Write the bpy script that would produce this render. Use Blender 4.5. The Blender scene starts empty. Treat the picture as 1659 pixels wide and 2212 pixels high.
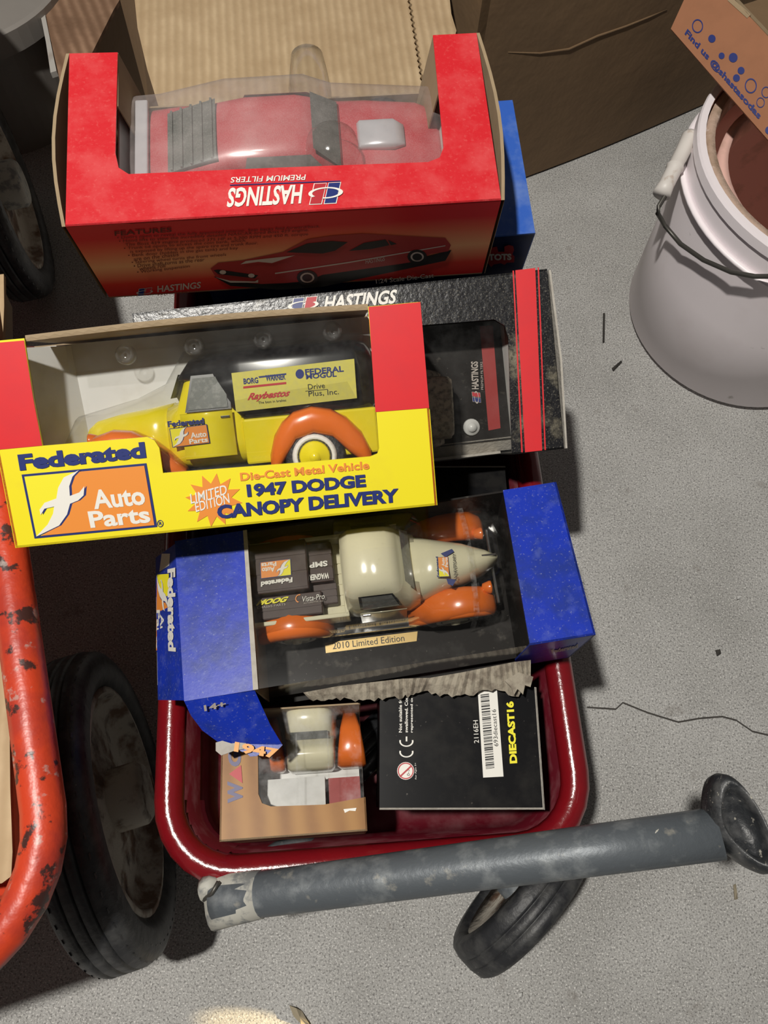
import bpy, bmesh, math, random
from mathutils import Matrix, Vector, Euler
random.seed(4)
S = bpy.context.scene
COL = S.collection
# ---------------------------------------------------------------- camera
W, H, F, NAD, CH = 1659, 2212, 1620.0, (770.0, 1745.0), 0.80
_dn = Vector((NAD[0]-W/2, -(NAD[1]-H/2), -F)).normalized()
_Z = -_dn
_Y = (Vector((0, 0, -1)) - _Z*Vector((0, 0, -1)).dot(_Z)).normalized()
_X = _Y.cross(_Z)
RC = Matrix((_X, _Y, _Z))                      # world = RC @ camera
EYE = Vector((0, 0, CH))
cam = bpy.data.cameras.new('camera'); co = bpy.data.objects.new('camera', cam); COL.objects.link(co)
cam.sensor_fit = 'VERTICAL'; cam.sensor_height = 24; cam.lens = F/H*24; cam.clip_start = .01
co.matrix_world = Matrix.Translation(EYE) @ RC.to_4x4()
S.camera = co
# ---------------------------------------------------------------- light
wd = bpy.data.worlds.new('world'); S.world = wd; wd.use_nodes = True
bg = wd.node_tree.nodes['Background']; bg.inputs[0].default_value = (1, .93, .86, 1); bg.inputs[1].default_value = .07
def light(name, kind, loc, energy, col, target=None, **kw):
    l = bpy.data.lights.new(name, kind); l.energy = energy; l.color = col
    for k, v in kw.items(): setattr(l, k, v)
    o = bpy.data.objects.new(name, l); COL.objects.link(o); o.location = loc
    if target is not None: o.rotation_euler = (Vector(target)-Vector(loc)).to_track_quat('-Z', 'Y').to_euler()
    return o
light('ceiling_lamp', 'POINT', (-.447, .02, 2.05), 142, (1, .96, .89), shadow_soft_size=.035)
light('door_gap_sunlight', 'SPOT', (1.28, -.245, .375), 420, (1, .76, .40), (-.075, -.190, 0), spot_size=math.radians(1.0), spot_blend=.12, shadow_soft_size=.004)
vs = S.view_settings; vs.view_transform = 'Standard'; vs.look = 'None'; vs.exposure = 0; vs.gamma = 1; vs.use_curve_mapping = False

# ---------------------------------------------------------------- helpers
def ray(p): return (RC @ Vector((p[0]-W/2, -(p[1]-H/2), -F))).normalized()
def P(p, z=0.0):
    r = ray(p); return EYE + r*((z-CH)/r.z)
def onplane(p, pl):
    r = ray(p); return EYE + r*((pl[0]-EYE).dot(pl[1])/r.dot(pl[1]))
MW = {}
def link(o, parent=None, M=None):
    COL.objects.link(o)
    if parent is not None:
        o.parent = parent; o.matrix_basis = M or Matrix(); MW[o] = MW[parent] @ (M or Matrix())
    else:
        o.matrix_basis = M or Matrix(); MW[o] = M or Matrix()
    return o
def tag(o, label, cat, group=None):
    o['label'] = label; o['category'] = cat
    if group: o['group'] = group
    return o
def thing(name, label, cat, M=None, group=None):
    o = bpy.data.objects.new(name, None); o.empty_display_size = .02
    return tag(link(o, None, M), label, cat, group)
def mk(name, vs_, fs, mat, parent=None, smooth=False, M=None, world=False):
    if world and parent is not None:
        inv = MW[parent].inverted(); vs_ = [inv @ Vector(v) for v in vs_]
    me = bpy.data.meshes.new(name); me.from_pydata([tuple(v) for v in vs_], [], fs); me.materials.append(mat)
    bm = bmesh.new(); bm.from_mesh(me); bmesh.ops.recalc_face_normals(bm, faces=bm.faces); bm.to_mesh(me); bm.free()
    if smooth:
        for p in me.polygons: p.use_smooth = True
    return link(bpy.data.objects.new(name, me), parent, M)
def box(name, c, s, mat, parent=None, M=None, bev=0, rot=None):
    bm = bmesh.new(); bmesh.ops.create_cube(bm, size=1)
    for v in bm.verts: v.co = Vector((v.co.x*s[0], v.co.y*s[1], v.co.z*s[2]))
    if bev: bmesh.ops.bevel(bm, geom=list(bm.edges), offset=bev, segments=2, affect='EDGES', profile=.5)
    if rot: bmesh.ops.transform(bm, matrix=rot.to_4x4(), verts=bm.verts)
    bmesh.ops.translate(bm, vec=Vector(c), verts=bm.verts)
    me = bpy.data.meshes.new(name); bm.to_mesh(me); bm.free(); me.materials.append(mat)
    return link(bpy.data.objects.new(name, me), parent, M)
def slab(name, pts, n, th, mat, parent=None, world=False):
    """polygon outline with thickness th against the normal n"""
    n = Vector(n).normalized(); k = len(pts); pts = [Vector(p) for p in pts]
    v = pts + [p-n*th for p in pts]
    f = [tuple(range(k)), tuple(range(2*k-1, k-1, -1))] + [(i, (i+1) % k, k+(i+1) % k, k+i) for i in range(k)]
    return mk(name, v, f, mat, parent, world=world)
def lathe(name, prof, mat, parent=None, M=None, n=32, smooth=True, closed=False):
    v, f = [], []
    for r, z in prof:
        for i in range(n):
            a = 2*math.pi*i/n; v.append((r*math.cos(a), r*math.sin(a), z))
    m = len(prof)
    for j in range(m if closed else m-1):
        for i in range(n):
            a, b = j*n+i, j*n+(i+1) % n; j2 = (j+1) % m
            f.append((a, b, j2*n+(i+1) % n, j2*n+i))
    if not closed:
        if prof[0][0] > 1e-6: f.append(tuple(range(n-1, -1, -1)))
        if prof[-1][0] > 1e-6: f.append(tuple(range((m-1)*n, m*n)))
    return mk(name, v, f, mat, parent, smooth, M)
def lathe_open(name, prof, mat, parent=None, M=None, n=40):
    v, f = [], []
    for r, z in prof:
        for i in range(n):
            a = 2*math.pi*i/n; v.append((r*math.cos(a), r*math.sin(a), z))
    for j in range(len(prof)-1):
        for i in range(n): f.append((j*n+i, j*n+(i+1) % n, (j+1)*n+(i+1) % n, (j+1)*n+i))
    return mk(name, v, f, mat, parent, True, M)
def tube(name, path, r, mat, parent=None, n=12, world=False, M=None, flat=None):
    path = [Vector(p) for p in path]; v, f = [], []; rs = r if isinstance(r, (list, tuple)) else [r]*len(path)
    up = Vector((0, 0, 1))
    for i, p in enumerate(path):
        t = (path[min(i+1, len(path)-1)]-path[max(i-1, 0)]).normalized()
        a = t.cross(up); a = a.normalized() if a.length > 1e-4 else Vector((1, 0, 0)); b = a.cross(t)
        fl = flat[i] if flat else 1
        for k in range(n):
            an = 2*math.pi*k/n; v.append(p + a*(rs[i]*math.cos(an)*(2-fl if fl < 1 else 1)) + b*(rs[i]*math.sin(an)*fl))
    for i in range(len(path)-1):
        for k in range(n): f.append((i*n+k, i*n+(k+1) % n, (i+1)*n+(k+1) % n, (i+1)*n+k))
    f += [tuple(range(n-1, -1, -1)), tuple(range((len(path)-1)*n, len(path)*n))]
    return mk(name, v, f, mat, parent, True, M, world)
def loft(name, secs, mat, parent=None, M=None, n=24, yc=0.0):
    """secs: (x, halfwidth, z0, z1, exponent, tumblehome)"""
    v, f = [], []
    for (x, hw, z0, z1, e, tp) in secs:
        for k in range(n):
            a = 2*math.pi*k/n; c, s = math.cos(a), math.sin(a)
            y = hw*math.copysign(abs(c)**(2/e), c); z = (z0+z1)/2 + (z1-z0)/2*math.copysign(abs(s)**(2/e), s)
            y *= 1-tp*(z-z0)/max(z1-z0, 1e-6); v.append((x, yc+y, z))
    for i in range(len(secs)-1):
        for k in range(n): f.append((i*n+k, i*n+(k+1) % n, (i+1)*n+(k+1) % n, (i+1)*n+k))
    f += [tuple(range(n-1, -1, -1)), tuple(range((len(secs)-1)*n, len(secs)*n))]
    return mk(name, v, f, mat, parent, True, M)
# ---------------------------------------------------------------- materials
def nd(t, kind, **kw):
    x = t.nodes.new(kind)
    for k, v in kw.items(): setattr(x, k, v)
    return x
def mixc(t, fac, a, b):
    m = nd(t, 'ShaderNodeMix', data_type='RGBA')
    for i, val in ((0, fac), (6, a), (7, b)):
        if hasattr(val, 'links'): t.links.new(val, m.inputs[i])
        elif i == 0: m.inputs[0].default_value = val
        else: m.inputs[i].default_value = (*val, 1)
    return m.outputs[2]
def noise(t, scale, lo, hi, detail=6, vec=None, rough=.6):
    n = nd(t, 'ShaderNodeTexNoise'); n.inputs['Scale'].default_value = scale; n.inputs['Detail'].default_value = detail; n.inputs['Roughness'].default_value = rough
    if vec is None:
        tc = nd(t, 'ShaderNodeTexCoord'); vec = tc.outputs['Object']
    t.links.new(vec, n.inputs['Vector'])
    r = nd(t, 'ShaderNodeMapRange'); r.inputs[1].default_value = lo; r.inputs[2].default_value = hi; t.links.new(n.outputs[0], r.inputs[0])
    return r.outputs[0]
def mat(name, col, rough=.5, metal=0, patches=(), bump=None, coat=0, spec=.5, trans=0):
    """patches: (colour, noise scale, lo, hi, strength) laid over the base colour"""
    m = bpy.data.materials.new(name); m.use_nodes = True; t = m.node_tree; b = t.nodes['Principled BSDF']
    b.inputs['Roughness'].default_value = rough; b.inputs['Metallic'].default_value = metal
    b.inputs['Coat Weight'].default_value = coat; b.inputs['Coat Roughness'].default_value = .12; b.inputs['Specular IOR Level'].default_value = spec
    c = col
    for (pc, sc, lo, hi, st) in patches:
        f = noise(t, sc, lo, hi); mm = nd(t, 'ShaderNodeMath', operation='MULTIPLY'); mm.inputs[1].default_value = st
        t.links.new(f, mm.inputs[0]); c = mixc(t, mm.outputs[0], c, pc)
    if hasattr(c, 'links'): t.links.new(c, b.inputs['Base Color'])
    else: b.inputs['Base Color'].default_value = (*c, 1)
    if bump:
        f = noise(t, bump[0], 0, 1, 4); bn = nd(t, 'ShaderNodeBump'); bn.inputs['Strength'].default_value = bump[1]; bn.inputs['Distance'].default_value = bump[2]
        t.links.new(f, bn.inputs['Height']); t.links.new(bn.outputs[0], b.inputs['Normal'])
    return m
def film(name, haze=.06, col=(.9, .9, .88), rough=.12, lo=.4, hi=.75, sc=45):
    m = bpy.data.materials.new(name); m.use_nodes = True; t = m.node_tree; t.nodes.remove(t.nodes['Principled BSDF'])
    out = t.nodes['Material Output']; tr = nd(t, 'ShaderNodeBsdfTransparent'); tr.inputs[0].default_value = (.95, .95, .94, 1)
    gl = nd(t, 'ShaderNodeBsdfGlossy'); gl.inputs['Roughness'].default_value = rough; df = nd(t, 'ShaderNodeBsdfDiffuse'); df.inputs[0].default_value = (*col, 1)
    lw = nd(t, 'ShaderNodeLayerWeight'); lw.inputs[0].default_value = .5
    pw = nd(t, 'ShaderNodeMath', operation='POWER'); pw.inputs[1].default_value = 4; t.links.new(lw.outputs['Facing'], pw.inputs[0])
    fr = nd(t, 'ShaderNodeMath', operation='MULTIPLY_ADD'); fr.inputs[1].default_value = .5; fr.inputs[2].default_value = .05; t.links.new(pw.outputs[0], fr.inputs[0])
    m1 = nd(t, 'ShaderNodeMixShader'); t.links.new(fr.outputs[0], m1.inputs[0]); t.links.new(tr.outputs[0], m1.inputs[1]); t.links.new(gl.outputs[0], m1.inputs[2])
    f = noise(t, sc, lo, hi); mm = nd(t, 'ShaderNodeMath', operation='MULTIPLY'); mm.inputs[1].default_value = haze*2; t.links.new(f, mm.inputs[0])
    m2 = nd(t, 'ShaderNodeMixShader'); t.links.new(mm.outputs[0], m2.inputs[0]); t.links.new(m1.outputs[0], m2.inputs[1]); t.links.new(df.outputs[0], m2.inputs[2])
    t.links.new(m2.outputs[0], out.inputs[0]); return m
DUST = (.42, .38, .32)
M = {}
M['red'] = mat('red_card', (.62, .016, .024), .42, patches=[((.72, .13, .13), 38, .46, .68, .4), ((.75, .20, .18), 420, .56, .72, .25)], bump=(160, .12, .002))
M['redflat'] = mat('red_print', (.70, .018, .025), .45, patches=[((.6, .02, .03), 60, .4, .7, .5)])
M['yellow'] = mat('yellow_card', (.86, .74, .012), .45, patches=[((.72, .55, .03), 18, .55, .8, .5), ((.5, .36, .08), 260, .7, .8, .5)])
M['blue'] = mat('blue_card', (.010, .035, .42), .36, patches=[((.015, .035, .22), 40, .45, .65, .8), ((.30, .33, .45), 500, .60, .72, .6), ((.10, .14, .45), 90, .55, .7, .4)], bump=(120, .06, .002), spec=.25)
M['bluetot'] = mat('faded_blue_card', (.03, .11, .48), .4, patches=[((.16, .25, .52), 45, .4, .7, .7), ((.6, .65, .7), 120, .7, .78, .8)], bump=(90, .15, .002))
M['navydark'] = mat('navy_card', (.008, .02, .09), .4, patches=[((.05, .06, .1), 60, .5, .7, .6)])
M['black'] = mat('black_card', (.010, .010, .012), .30, patches=[((.28, .25, .18), 26, .52, .68, .75), ((.36, .33, .26), 700, .55, .68, .4), ((.008, .008, .010), 300, .5, .6, .6)], bump=(220, .25, .002))
M['blackclean'] = mat('black_gloss_card', (.007, .007, .008), .3, patches=[((.22, .2, .18), 330, .68, .76, .7), ((.02, .019, .018), 40, .45, .65, .8)], spec=.15)
M['blackin'] = mat('black_inner_card', (.016, .014, .013), .5, patches=[(DUST, 90, .6, .85, .25), ((.4, .37, .33), 500, .66, .74, .5)], spec=.12)
M['kraft'] = mat('kraft_inside', (.34, .25, .15), .8, patches=[((.26, .19, .11), 70, .4, .7, .5)])
M['liner'] = mat('torn_grey_liner', (.34, .30, .235), .85, patches=[((.16, .13, .10), 130, .45, .62, .8)], bump=(300, .4, .002))
M['greycard'] = mat('grey_board', (.46, .43, .38), .8, patches=[((.32, .29, .25), 120, .45, .7, .6)], bump=(300, .4, .002))
M['whitetray'] = mat('white_plastic', (.62, .62, .6), .35, patches=[(DUST, 50, .5, .8, .4)])
M['cream'] = mat('cream_enamel', (.70, .66, .47), .22, patches=[((.5, .44, .3), 70, .6, .8, .35)], coat=.5)
M['orange'] = mat('orange_enamel', (.78, .17, .025), .25, coat=.5)
M['orangeprint'] = mat('orange_print', (.80, .27, .04), .45)
M['yenamel'] = mat('yellow_enamel', (.86, .72, .02), .22, coat=.5)
M['benamel'] = mat('black_enamel', (.012, .012, .014), .25, coat=.5)
M['dustblack'] = mat('dusty_black_enamel', (.08, .072, .062), .4, patches=[((.62, .56, .44), 35, .3, .55, .85), ((.16, .14, .12), 900, .5, .7, .5)])
M['renamel'] = mat('red_enamel', (.48, .05, .065), .45, patches=[((.60, .24, .25), 320, .42, .68, .5)], coat=.3)
M['silver'] = mat('silver_paint', (.62, .62, .66), .3, .3)
M['chrome'] = mat('chrome', (.7, .7, .7), .15, 1)
M['louver'] = mat('dusty_black_louver', (.10, .11, .10), .6, patches=[((.25, .25, .23), 200, .5, .7, .6)])
M['glass'] = mat('grey_glass', (.20, .21, .2), .1, patches=[((.4, .4, .38), 60, .5, .7, .5)])
M['rubber'] = mat('tyre_rubber', (.020, .021, .024), .5, patches=[((.09, .09, .088), 60, .45, .7, .7), ((.35, .34, .3), 260, .69, .74, .8)], bump=(90, .3, .003))
M['brownload'] = mat('dark_brown_load', (.045, .022, .018), .5)
M['navy'] = mat('navy_print', (.012, .025, .16), .45)
M['white'] = mat('white_print', (.80, .78, .72), .5)
M['greenyel'] = mat('pale_yellow_panel', (.62, .56, .10), .4, patches=[((.5, .46, .16), 60, .4, .7, .5)])
M['blackprint'] = mat('black_print', (.012, .012, .012), .5)
M['redprint'] = mat('crimson_print', (.45, .02, .03), .5)
M['darkredprint'] = mat('dark_red_print', (.10, .008, .006), .5)
M['dullred'] = mat('dull_red_print', (.30, .022, .02), .5)
M['yprint'] = mat('yellow_print', (.86, .78, .02), .5)
M['gold'] = mat('brass_label', (.42, .29, .10), .35, .3)
M['oprint'] = mat('amber_print', (.75, .33, .06), .5)
M['tinygrey'] = mat('grey_print', (.45, .4, .36), .5)
M['wagon'] = mat('maroon_enamel', (.20, .006, .010), .20, patches=[((.14, .004, .01), 30, .4, .7, .6)], coat=.7, bump=(260, .22, .0012))
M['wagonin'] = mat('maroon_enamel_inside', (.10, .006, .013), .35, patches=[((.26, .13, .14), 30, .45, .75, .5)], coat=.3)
M['steel'] = mat('weathered_grey_paint', (.11, .125, .14), .45, .2, patches=[((.27, .29, .30), 40, .5, .66, .7), ((.46, .43, .36), 60, .62, .75, .7)], bump=(160, .2, .002))
M['putty'] = mat('chipped_pale_paint', (.46, .45, .40), .6, patches=[((.16, .17, .18), 90, .5, .62, .8)])
M['grip'] = mat('black_grip_plastic', (.022, .024, .027), .42, patches=[((.16, .16, .16), 60, .45, .7, .6), ((.5, .47, .4), 220, .62, .7, .7)], bump=(130, .3, .003))
M['oldred'] = mat('worn_orange_red_paint', (.60, .055, .018), .38, patches=[((.36, .035, .025), 22, .45, .6, .7), ((.035, .02, .018), 55, .56, .60, .95), ((.45, .36, .32), 90, .62, .68, .6)], bump=(50, .25, .004))
M['rust'] = mat('rusty_white_wheel', (.52, .48, .41), .7, patches=[((.14, .065, .03), 30, .47, .6, .9), ((.04, .02, .015), 55, .55, .68, .8)], bump=(70, .4, .004))
M['bucket'] = mat('translucent_white_plastic', (.93, .86, .89), .4, patches=[((.66, .56, .56), 9, .5, .8, .35), ((.3, .27, .24), 60, .70, .76, .6)])
M['bucketin'] = mat('dirty_bounce_tinted_bucket_inside', (.80, .50, .43), .55, patches=[((.46, .31, .22), 20, .52, .66, .7)])  # carton's orange bounce light painted into the pink base; brown patches are dirt
M['dirt'] = mat('dried_dirt', (.50, .36, .28), .9, patches=[((.30, .21, .14), 24, .45, .6, .8), ((.75, .62, .58), 50, .56, .64, .8)], bump=(120, .5, .003))
M['wire'] = mat('bail_wire', (.10, .095, .085), .45, .6)
M['sleeve'] = mat('white_handle_plastic', (.68, .64, .60), .45, patches=[((.35, .22, .14), 60, .58, .7, .7)])
M['shasta'] = mat('orange_brown_carton', (.33, .140, .068), .8, patches=[((.27, .115, .055), 40, .4, .7, .5)])
M['browncarton'] = mat('brown_carton', (.20, .125, .065), .8, patches=[((.15, .095, .05), 8, .4, .7, .6)], bump=(14, .25, .01))
M['plaster'] = mat('grey_tub_plastic', (.24, .22, .20), .5, patches=[((.18, .165, .15), 8, .4, .7, .6)])
M['tape'] = mat('pale_tape_edge', (.42, .40, .37), .6, patches=[((.25, .2, .16), 40, .5, .7, .5)])
M['leaf'] = mat('dry_leaf', (.22, .15, .08), .8); M['leafpale'] = mat('pale_dry_leaf', (.36, .31, .22), .8)
M['scrap'] = mat('white_scrap', (.8, .8, .78), .6); M['pebble'] = mat('dark_pebble', (.05, .045, .04), .8)
M['wood'] = None
def wave_mat(name, c1, c2, freq, axis_rot, rough=.8, bstr=.35, dark=None):
    m = bpy.data.materials.new(name); m.use_nodes = True; t = m.node_tree; b = t.nodes['Principled BSDF']; b.inputs['Roughness'].default_value = rough; b.inputs['Specular IOR Level'].default_value = .2
    tc = nd(t, 'ShaderNodeTexCoord'); mp = nd(t, 'ShaderNodeMapping'); mp.inputs['Rotation'].default_value = (0, 0, axis_rot); t.links.new(tc.outputs['Object'], mp.inputs[0])
    wv = nd(t, 'ShaderNodeTexWave'); wv.inputs['Scale'].default_value = freq; wv.inputs['Distortion'].default_value = .6; wv.inputs['Detail'].default_value = 2; wv.inputs['Detail Scale'].default_value = 3
    t.links.new(mp.outputs[0], wv.inputs[0])
    f2 = noise(t, 25, .35, .75); c = mixc(t, wv.outputs['Fac'], c1, c2); c = mixc(t, f2, c, dark or tuple(x*.8 for x in c1))
    t.links.new(c, b.inputs['Base Color'])
    bn = nd(t, 'ShaderNodeBump'); bn.inputs['Strength'].default_value = bstr; bn.inputs['Distance'].default_value = .002
    t.links.new(wv.outputs['Fac'], bn.inputs['Height']); t.links.new(bn.outputs[0], b.inputs['Normal']); return m
M['tan'] = wave_mat('tan_corrugated', (.46, .335, .20), (.56, .42, .26), 36, math.radians(-11), dark=(.40, .28, .16))
M['flute'] = wave_mat('brown_corrugated', (.20, .115, .07), (.34, .21, .135), 26, math.radians(-28), bstr=.6)
M['wood'] = wave_mat('wood_print_card', (.38, .195, .055), (.24, .105, .026), 17, math.radians(-6), .42, 0, dark=(.36, .17, .048))
def grad_mat():
    m = bpy.data.materials.new('red_sunset_print'); m.use_nodes = True; t = m.node_tree; b = t.nodes['Principled BSDF']; b.inputs['Roughness'].default_value = .38
    tc = nd(t, 'ShaderNodeTexCoord'); sp = nd(t, 'ShaderNodeSeparateXYZ'); t.links.new(tc.outputs['Object'], sp.inputs[0])
    mr = nd(t, 'ShaderNodeMapRange'); mr.inputs[1].default_value = 0; mr.inputs[2].default_value = .085; t.links.new(sp.outputs['Z'], mr.inputs[0])
    cr = nd(t, 'ShaderNodeValToRGB'); t.links.new(mr.outputs[0], cr.inputs[0]); e = cr.color_ramp.elements
    e[0].position = .0; e[0].color = (.45, .012, .012, 1); e[1].position = 1; e[1].color = (.55, .012, .02, 1)
    for p, c in ((.2, (.55, .03, .015, 1)), (.45, (.70, .36, .17, 1)), (.68, (.62, .12, .06, 1)), (.82, (.55, .015, .02, 1))):
        x = e.new(p); x.color = c
    t.links.new(cr.outputs[0], b.inputs['Base Color']); return m
M['sunset'] = grad_mat()
FILM = film('clear_window_film', .010); DUSTY = film('dusty_blister', .12, (.78, .70, .68), .22, .2, .7, 6); CLEAR = film('clear_blister', .007, (.9, .9, .9), .10)
def floor_mat():
    m = bpy.data.materials.new('concrete'); m.use_nodes = True; t = m.node_tree; b = t.nodes['Principled BSDF']; b.inputs['Roughness'].default_value = .75
    c = mixc(t, noise(t, 6, .35, .68), (.46, .455, .44), (.33, .325, .31))
    c = mixc(t, noise(t, 520, .50, .66, 3), c, (.16, .155, .15)); c = mixc(t, noise(t, 640, .56, .68, 2), c, (.72, .71, .68))
    st = nd(t, 'ShaderNodeMath', operation='MULTIPLY'); st.inputs[1].default_value = .6; t.links.new(noise(t, 26, .64, .74), st.inputs[0]); c = mixc(t, st.outputs[0], c, (.20, .18, .16))
    t.links.new(c, b.inputs['Base Color'])
    bn = nd(t, 'ShaderNodeBump'); bn.inputs['Strength'].default_value = .3; bn.inputs['Distance'].default_value = .002; t.links.new(noise(t, 300, 0, 1, 5), bn.inputs['Height']); t.links.new(bn.outputs[0], b.inputs['Normal'])
    return m
# ---------------------------------------------------------------- print helpers (flat print lies on a plane (point, normal))
def top_plane(T, z): m = MW[T]; return (m @ Vector((0, 0, z)), (m.to_3x3() @ Vector((0, 0, 1))).normalized())
def y_plane(T, y): m = MW[T]; return (m @ Vector((0, y, 0)), (m.to_3x3() @ Vector((0, -1, 0))).normalized())
def poly(T, name, pts, pl, m, off=.0003):
    w = [onplane(p, pl)+pl[1]*off for p in pts]
    return mk(name, w, [tuple(range(len(w)))], m, T, world=True)
def local_pts(T, pts, pl):
    inv = MW[T].inverted(); return [inv @ onplane(p, pl) for p in pts]
_tc = {}
def text_mesh(s, bold):
    k = (s, bold)
    if k not in _tc:
        cu = bpy.data.curves.new('lettering', 'FONT'); cu.body = s; cu.offset = bold; cu.resolution_u = 3; cu.fill_mode = 'FRONT'
        o = bpy.data.objects.new('lettering', cu); COL.objects.link(o); bpy.context.view_layer.update()
        me = bpy.data.meshes.new_from_object(o.evaluated_get(bpy.context.evaluated_depsgraph_get()))
        vv = [tuple(v.co) for v in me.vertices]; ff = [tuple(p.vertices) for p in me.polygons]
        bpy.data.objects.remove(o); bpy.data.curves.remove(cu); bpy.data.meshes.remove(me)
        x0, x1 = min(v[0] for v in vv), max(v[0] for v in vv); y0, y1 = min(v[1] for v in vv), max(v[1] for v in vv)
        _tc[k] = ([((v[0]-x0)/(x1-x0), (v[1]-y0)/(y1-y0)) for v in vv], ff)
    return _tc[k]
def text(T, s, p0, p1, p2, pl, m, off=.0006, bold=.0, skew=0.0):
    a, b, c = [onplane(p, pl) for p in (p0, p1, p2)]; ex, ey = b-a, c-a
    uv, ff = text_mesh(s, bold)
    return mk('lettering', [a+ex*(u+skew*v)+ey*v+pl[1]*off for u, v in uv], ff, m, T, world=True)
def shape(T, name, uv, p0, p1, p2, pl, m, off):
    a, b, c = [onplane(p, pl) for p in (p0, p1, p2)]
    return mk(name, [a+(b-a)*u+(c-a)*v+pl[1]*off for u, v in uv], [tuple(range(len(uv)))], m, T, world=True)
FSW = [(.02, .03), (.13, .20), (.19, .36), (.21, .47), (.13, .45), (.09, .36), (.09, .44), (.14, .54), (.24, .59), (.27, .75), (.33, .90), (.46, .99), (.40, .90), (.36, .76), (.35, .61), (.43, .65), (.48, .74), (.46, .60), (.41, .53), (.34, .49), (.30, .33), (.22, .17)]
def federated(T, p0, p1, p2, pl, off=.0004, name=None, words=True, light='white'):
    q = lambda u, v: tuple(p0[i]+(p1[i]-p0[i])*u+(p2[i]-p0[i])*v for i in (0, 1))
    shape(T, 'emblem_border', [(0, 0), (1, 0), (1, 1), (0, 1)], p0, p1, p2, pl, M['navy'], off)
    shape(T, 'emblem_ground', [(.02, .035), (.98, .035), (.98, .965), (.02, .965)], p0, p1, p2, pl, M['yprint'], off+.0002)
    shape(T, 'emblem_field', [(.45, .965), (.98, .965), (.98, .035), (.06, .035), (.22, .17), (.30, .33), (.34, .49), (.35, .61), (.36, .76), (.40, .90)], p0, p1, p2, pl, M['orangeprint'], off+.0004)
    cx = [(u+(u-.27)*.10, v+(v-.5)*.02) for u, v in FSW]
    shape(T, 'emblem_outline', [(u+.018, v) for u, v in FSW], p0, p1, p2, pl, M['navy'], off+.0005)
    shape(T, 'emblem_stroke', FSW, p0, p1, p2, pl, M[light], off+.0007)
    if words:
        text(T, 'Auto', q(.53, .36), q(.95, .36), q(.53, .66), pl, M['white'], off+.0007, .03)
        text(T, 'Parts', q(.47, .08), q(.96, .08), q(.47, .34), pl, M['white'], off+.0007, .03)
def ring_uv(c, rx, ry, n=24, a0=0, a1=360): return [(c[0]+rx*math.cos(math.radians(a0+(a1-a0)*i/n)), c[1]+ry*math.sin(math.radians(a0+(a1-a0)*i/n))) for i in range(n+(a1-a0 < 360))]
def band(T, name, c, rx, ry, w, p0, p1, p2, pl, m, off, a0=0, a1=360, n=28):
    a, b, cc = [onplane(p, pl) for p in (p0, p1, p2)]; v = []; f = []
    for i in range(n+1):
        an = math.radians(a0+(a1-a0)*i/n)
        for k in (1, 1-w): v.append(a+(b-a)*(c[0]+rx*k*math.cos(an))+(cc-a)*(c[1]+ry*k*math.sin(an))+pl[1]*off)
    for i in range(n): f.append((2*i, 2*i+2, 2*i+3, 2*i+1))
    return mk(name, v, f, m, T, world=True)
def hastings(T, p0, p1, p2, pl, off=.0004, pale='white'):
    shape(T, 'emblem_left', [(0, 0), (.46, 0), (.56, 1), (.10, 1)], p0, p1, p2, pl, M[pale], off)
    shape(T, 'emblem_right', [(.52, 0), (.98, 0), (1.08, 1), (.62, 1)], p0, p1, p2, pl, M[pale], off)
    shape(T, 'emblem_left_fill', [(.03, .03), (.44, .03), (.53, .97), (.13, .97)], p0, p1, p2, pl, M['navy'], off+.0002)
    shape(T, 'emblem_right_fill', [(.54, .03), (.95, .03), (1.05, .97), (.65, .97)], p0, p1, p2, pl, M['redprint'], off+.0002)
    band(T, 'emblem_ring', (.52, .5), .62, .27, .22, p0, p1, p2, pl, M[pale], off+.0005, 80, 400)
def fit_matrix(pos, rot, h):
    """box origin at its base; pos is the centre of its upper face"""
    R = Euler([math.radians(a) for a in rot]).to_matrix()
    return Matrix.Translation(Vector(pos)-R @ Vector((0, 0, h))) @ R.to_4x4()
# ================================================================= the setting
fl = mk('floor', [(-3, -2.5, 0), (3, -2.5, 0), (3, 3.5, 0), (-3, 3.5, 0)], [(0, 1, 2, 3)], floor_mat()); fl['kind'] = 'structure'
crack = [(1268, 1528), (1330, 1532), (1345, 1518), (1400, 1540), (1465, 1560), (1510, 1552), (1560, 1548), (1590, 1556), (1625, 1580), (1659, 1588)]
v = []
for i, p in enumerate(crack):
    q = P(p); v += [q+Vector((0, .0009, .0004)), q-Vector((0, .0009, -.0004))]
mk('crack', v, [(2*i, 2*i+2, 2*i+3, 2*i+1) for i in range(len(crack)-1)], M['pebble'], fl)
# ================================================================= wagons
def rr_ring(w0, w1, l0, l1, r, z, ins, n=7):
    w0 += ins; w1 -= ins; l0 += ins; l1 -= ins; r = max(r-ins, .008); o = []
    for cx, cy, a0 in ((w1-r, l1-r, 0), (w0+r, l1-r, 90), (w0+r, l0+r, 180), (w1-r, l0+r, 270)):
        for i in range(n+1):
            a = math.radians(a0+90*i/n); o.append((cx+r*math.cos(a), cy+r*math.sin(a), z))
    return o
def rings(name, rs, mat_, parent, cap_last=False, cap_first=False, closed=False):
    n = len(rs[0]); v = [p for r in rs for p in r]; f = []
    for j in range(len(rs) if closed else len(rs)-1):
        j2 = (j+1) % len(rs)
        for i in range(n): f.append((j*n+i, j*n+(i+1) % n, j2*n+(i+1) % n, j2*n+i))
    if cap_last: f.append(tuple(range((len(rs)-1)*n, len(rs)*n)))
    if cap_first: f.append(tuple(range(n-1, -1, -1)))
    return mk(name, v, f, mat_, parent, True)
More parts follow.
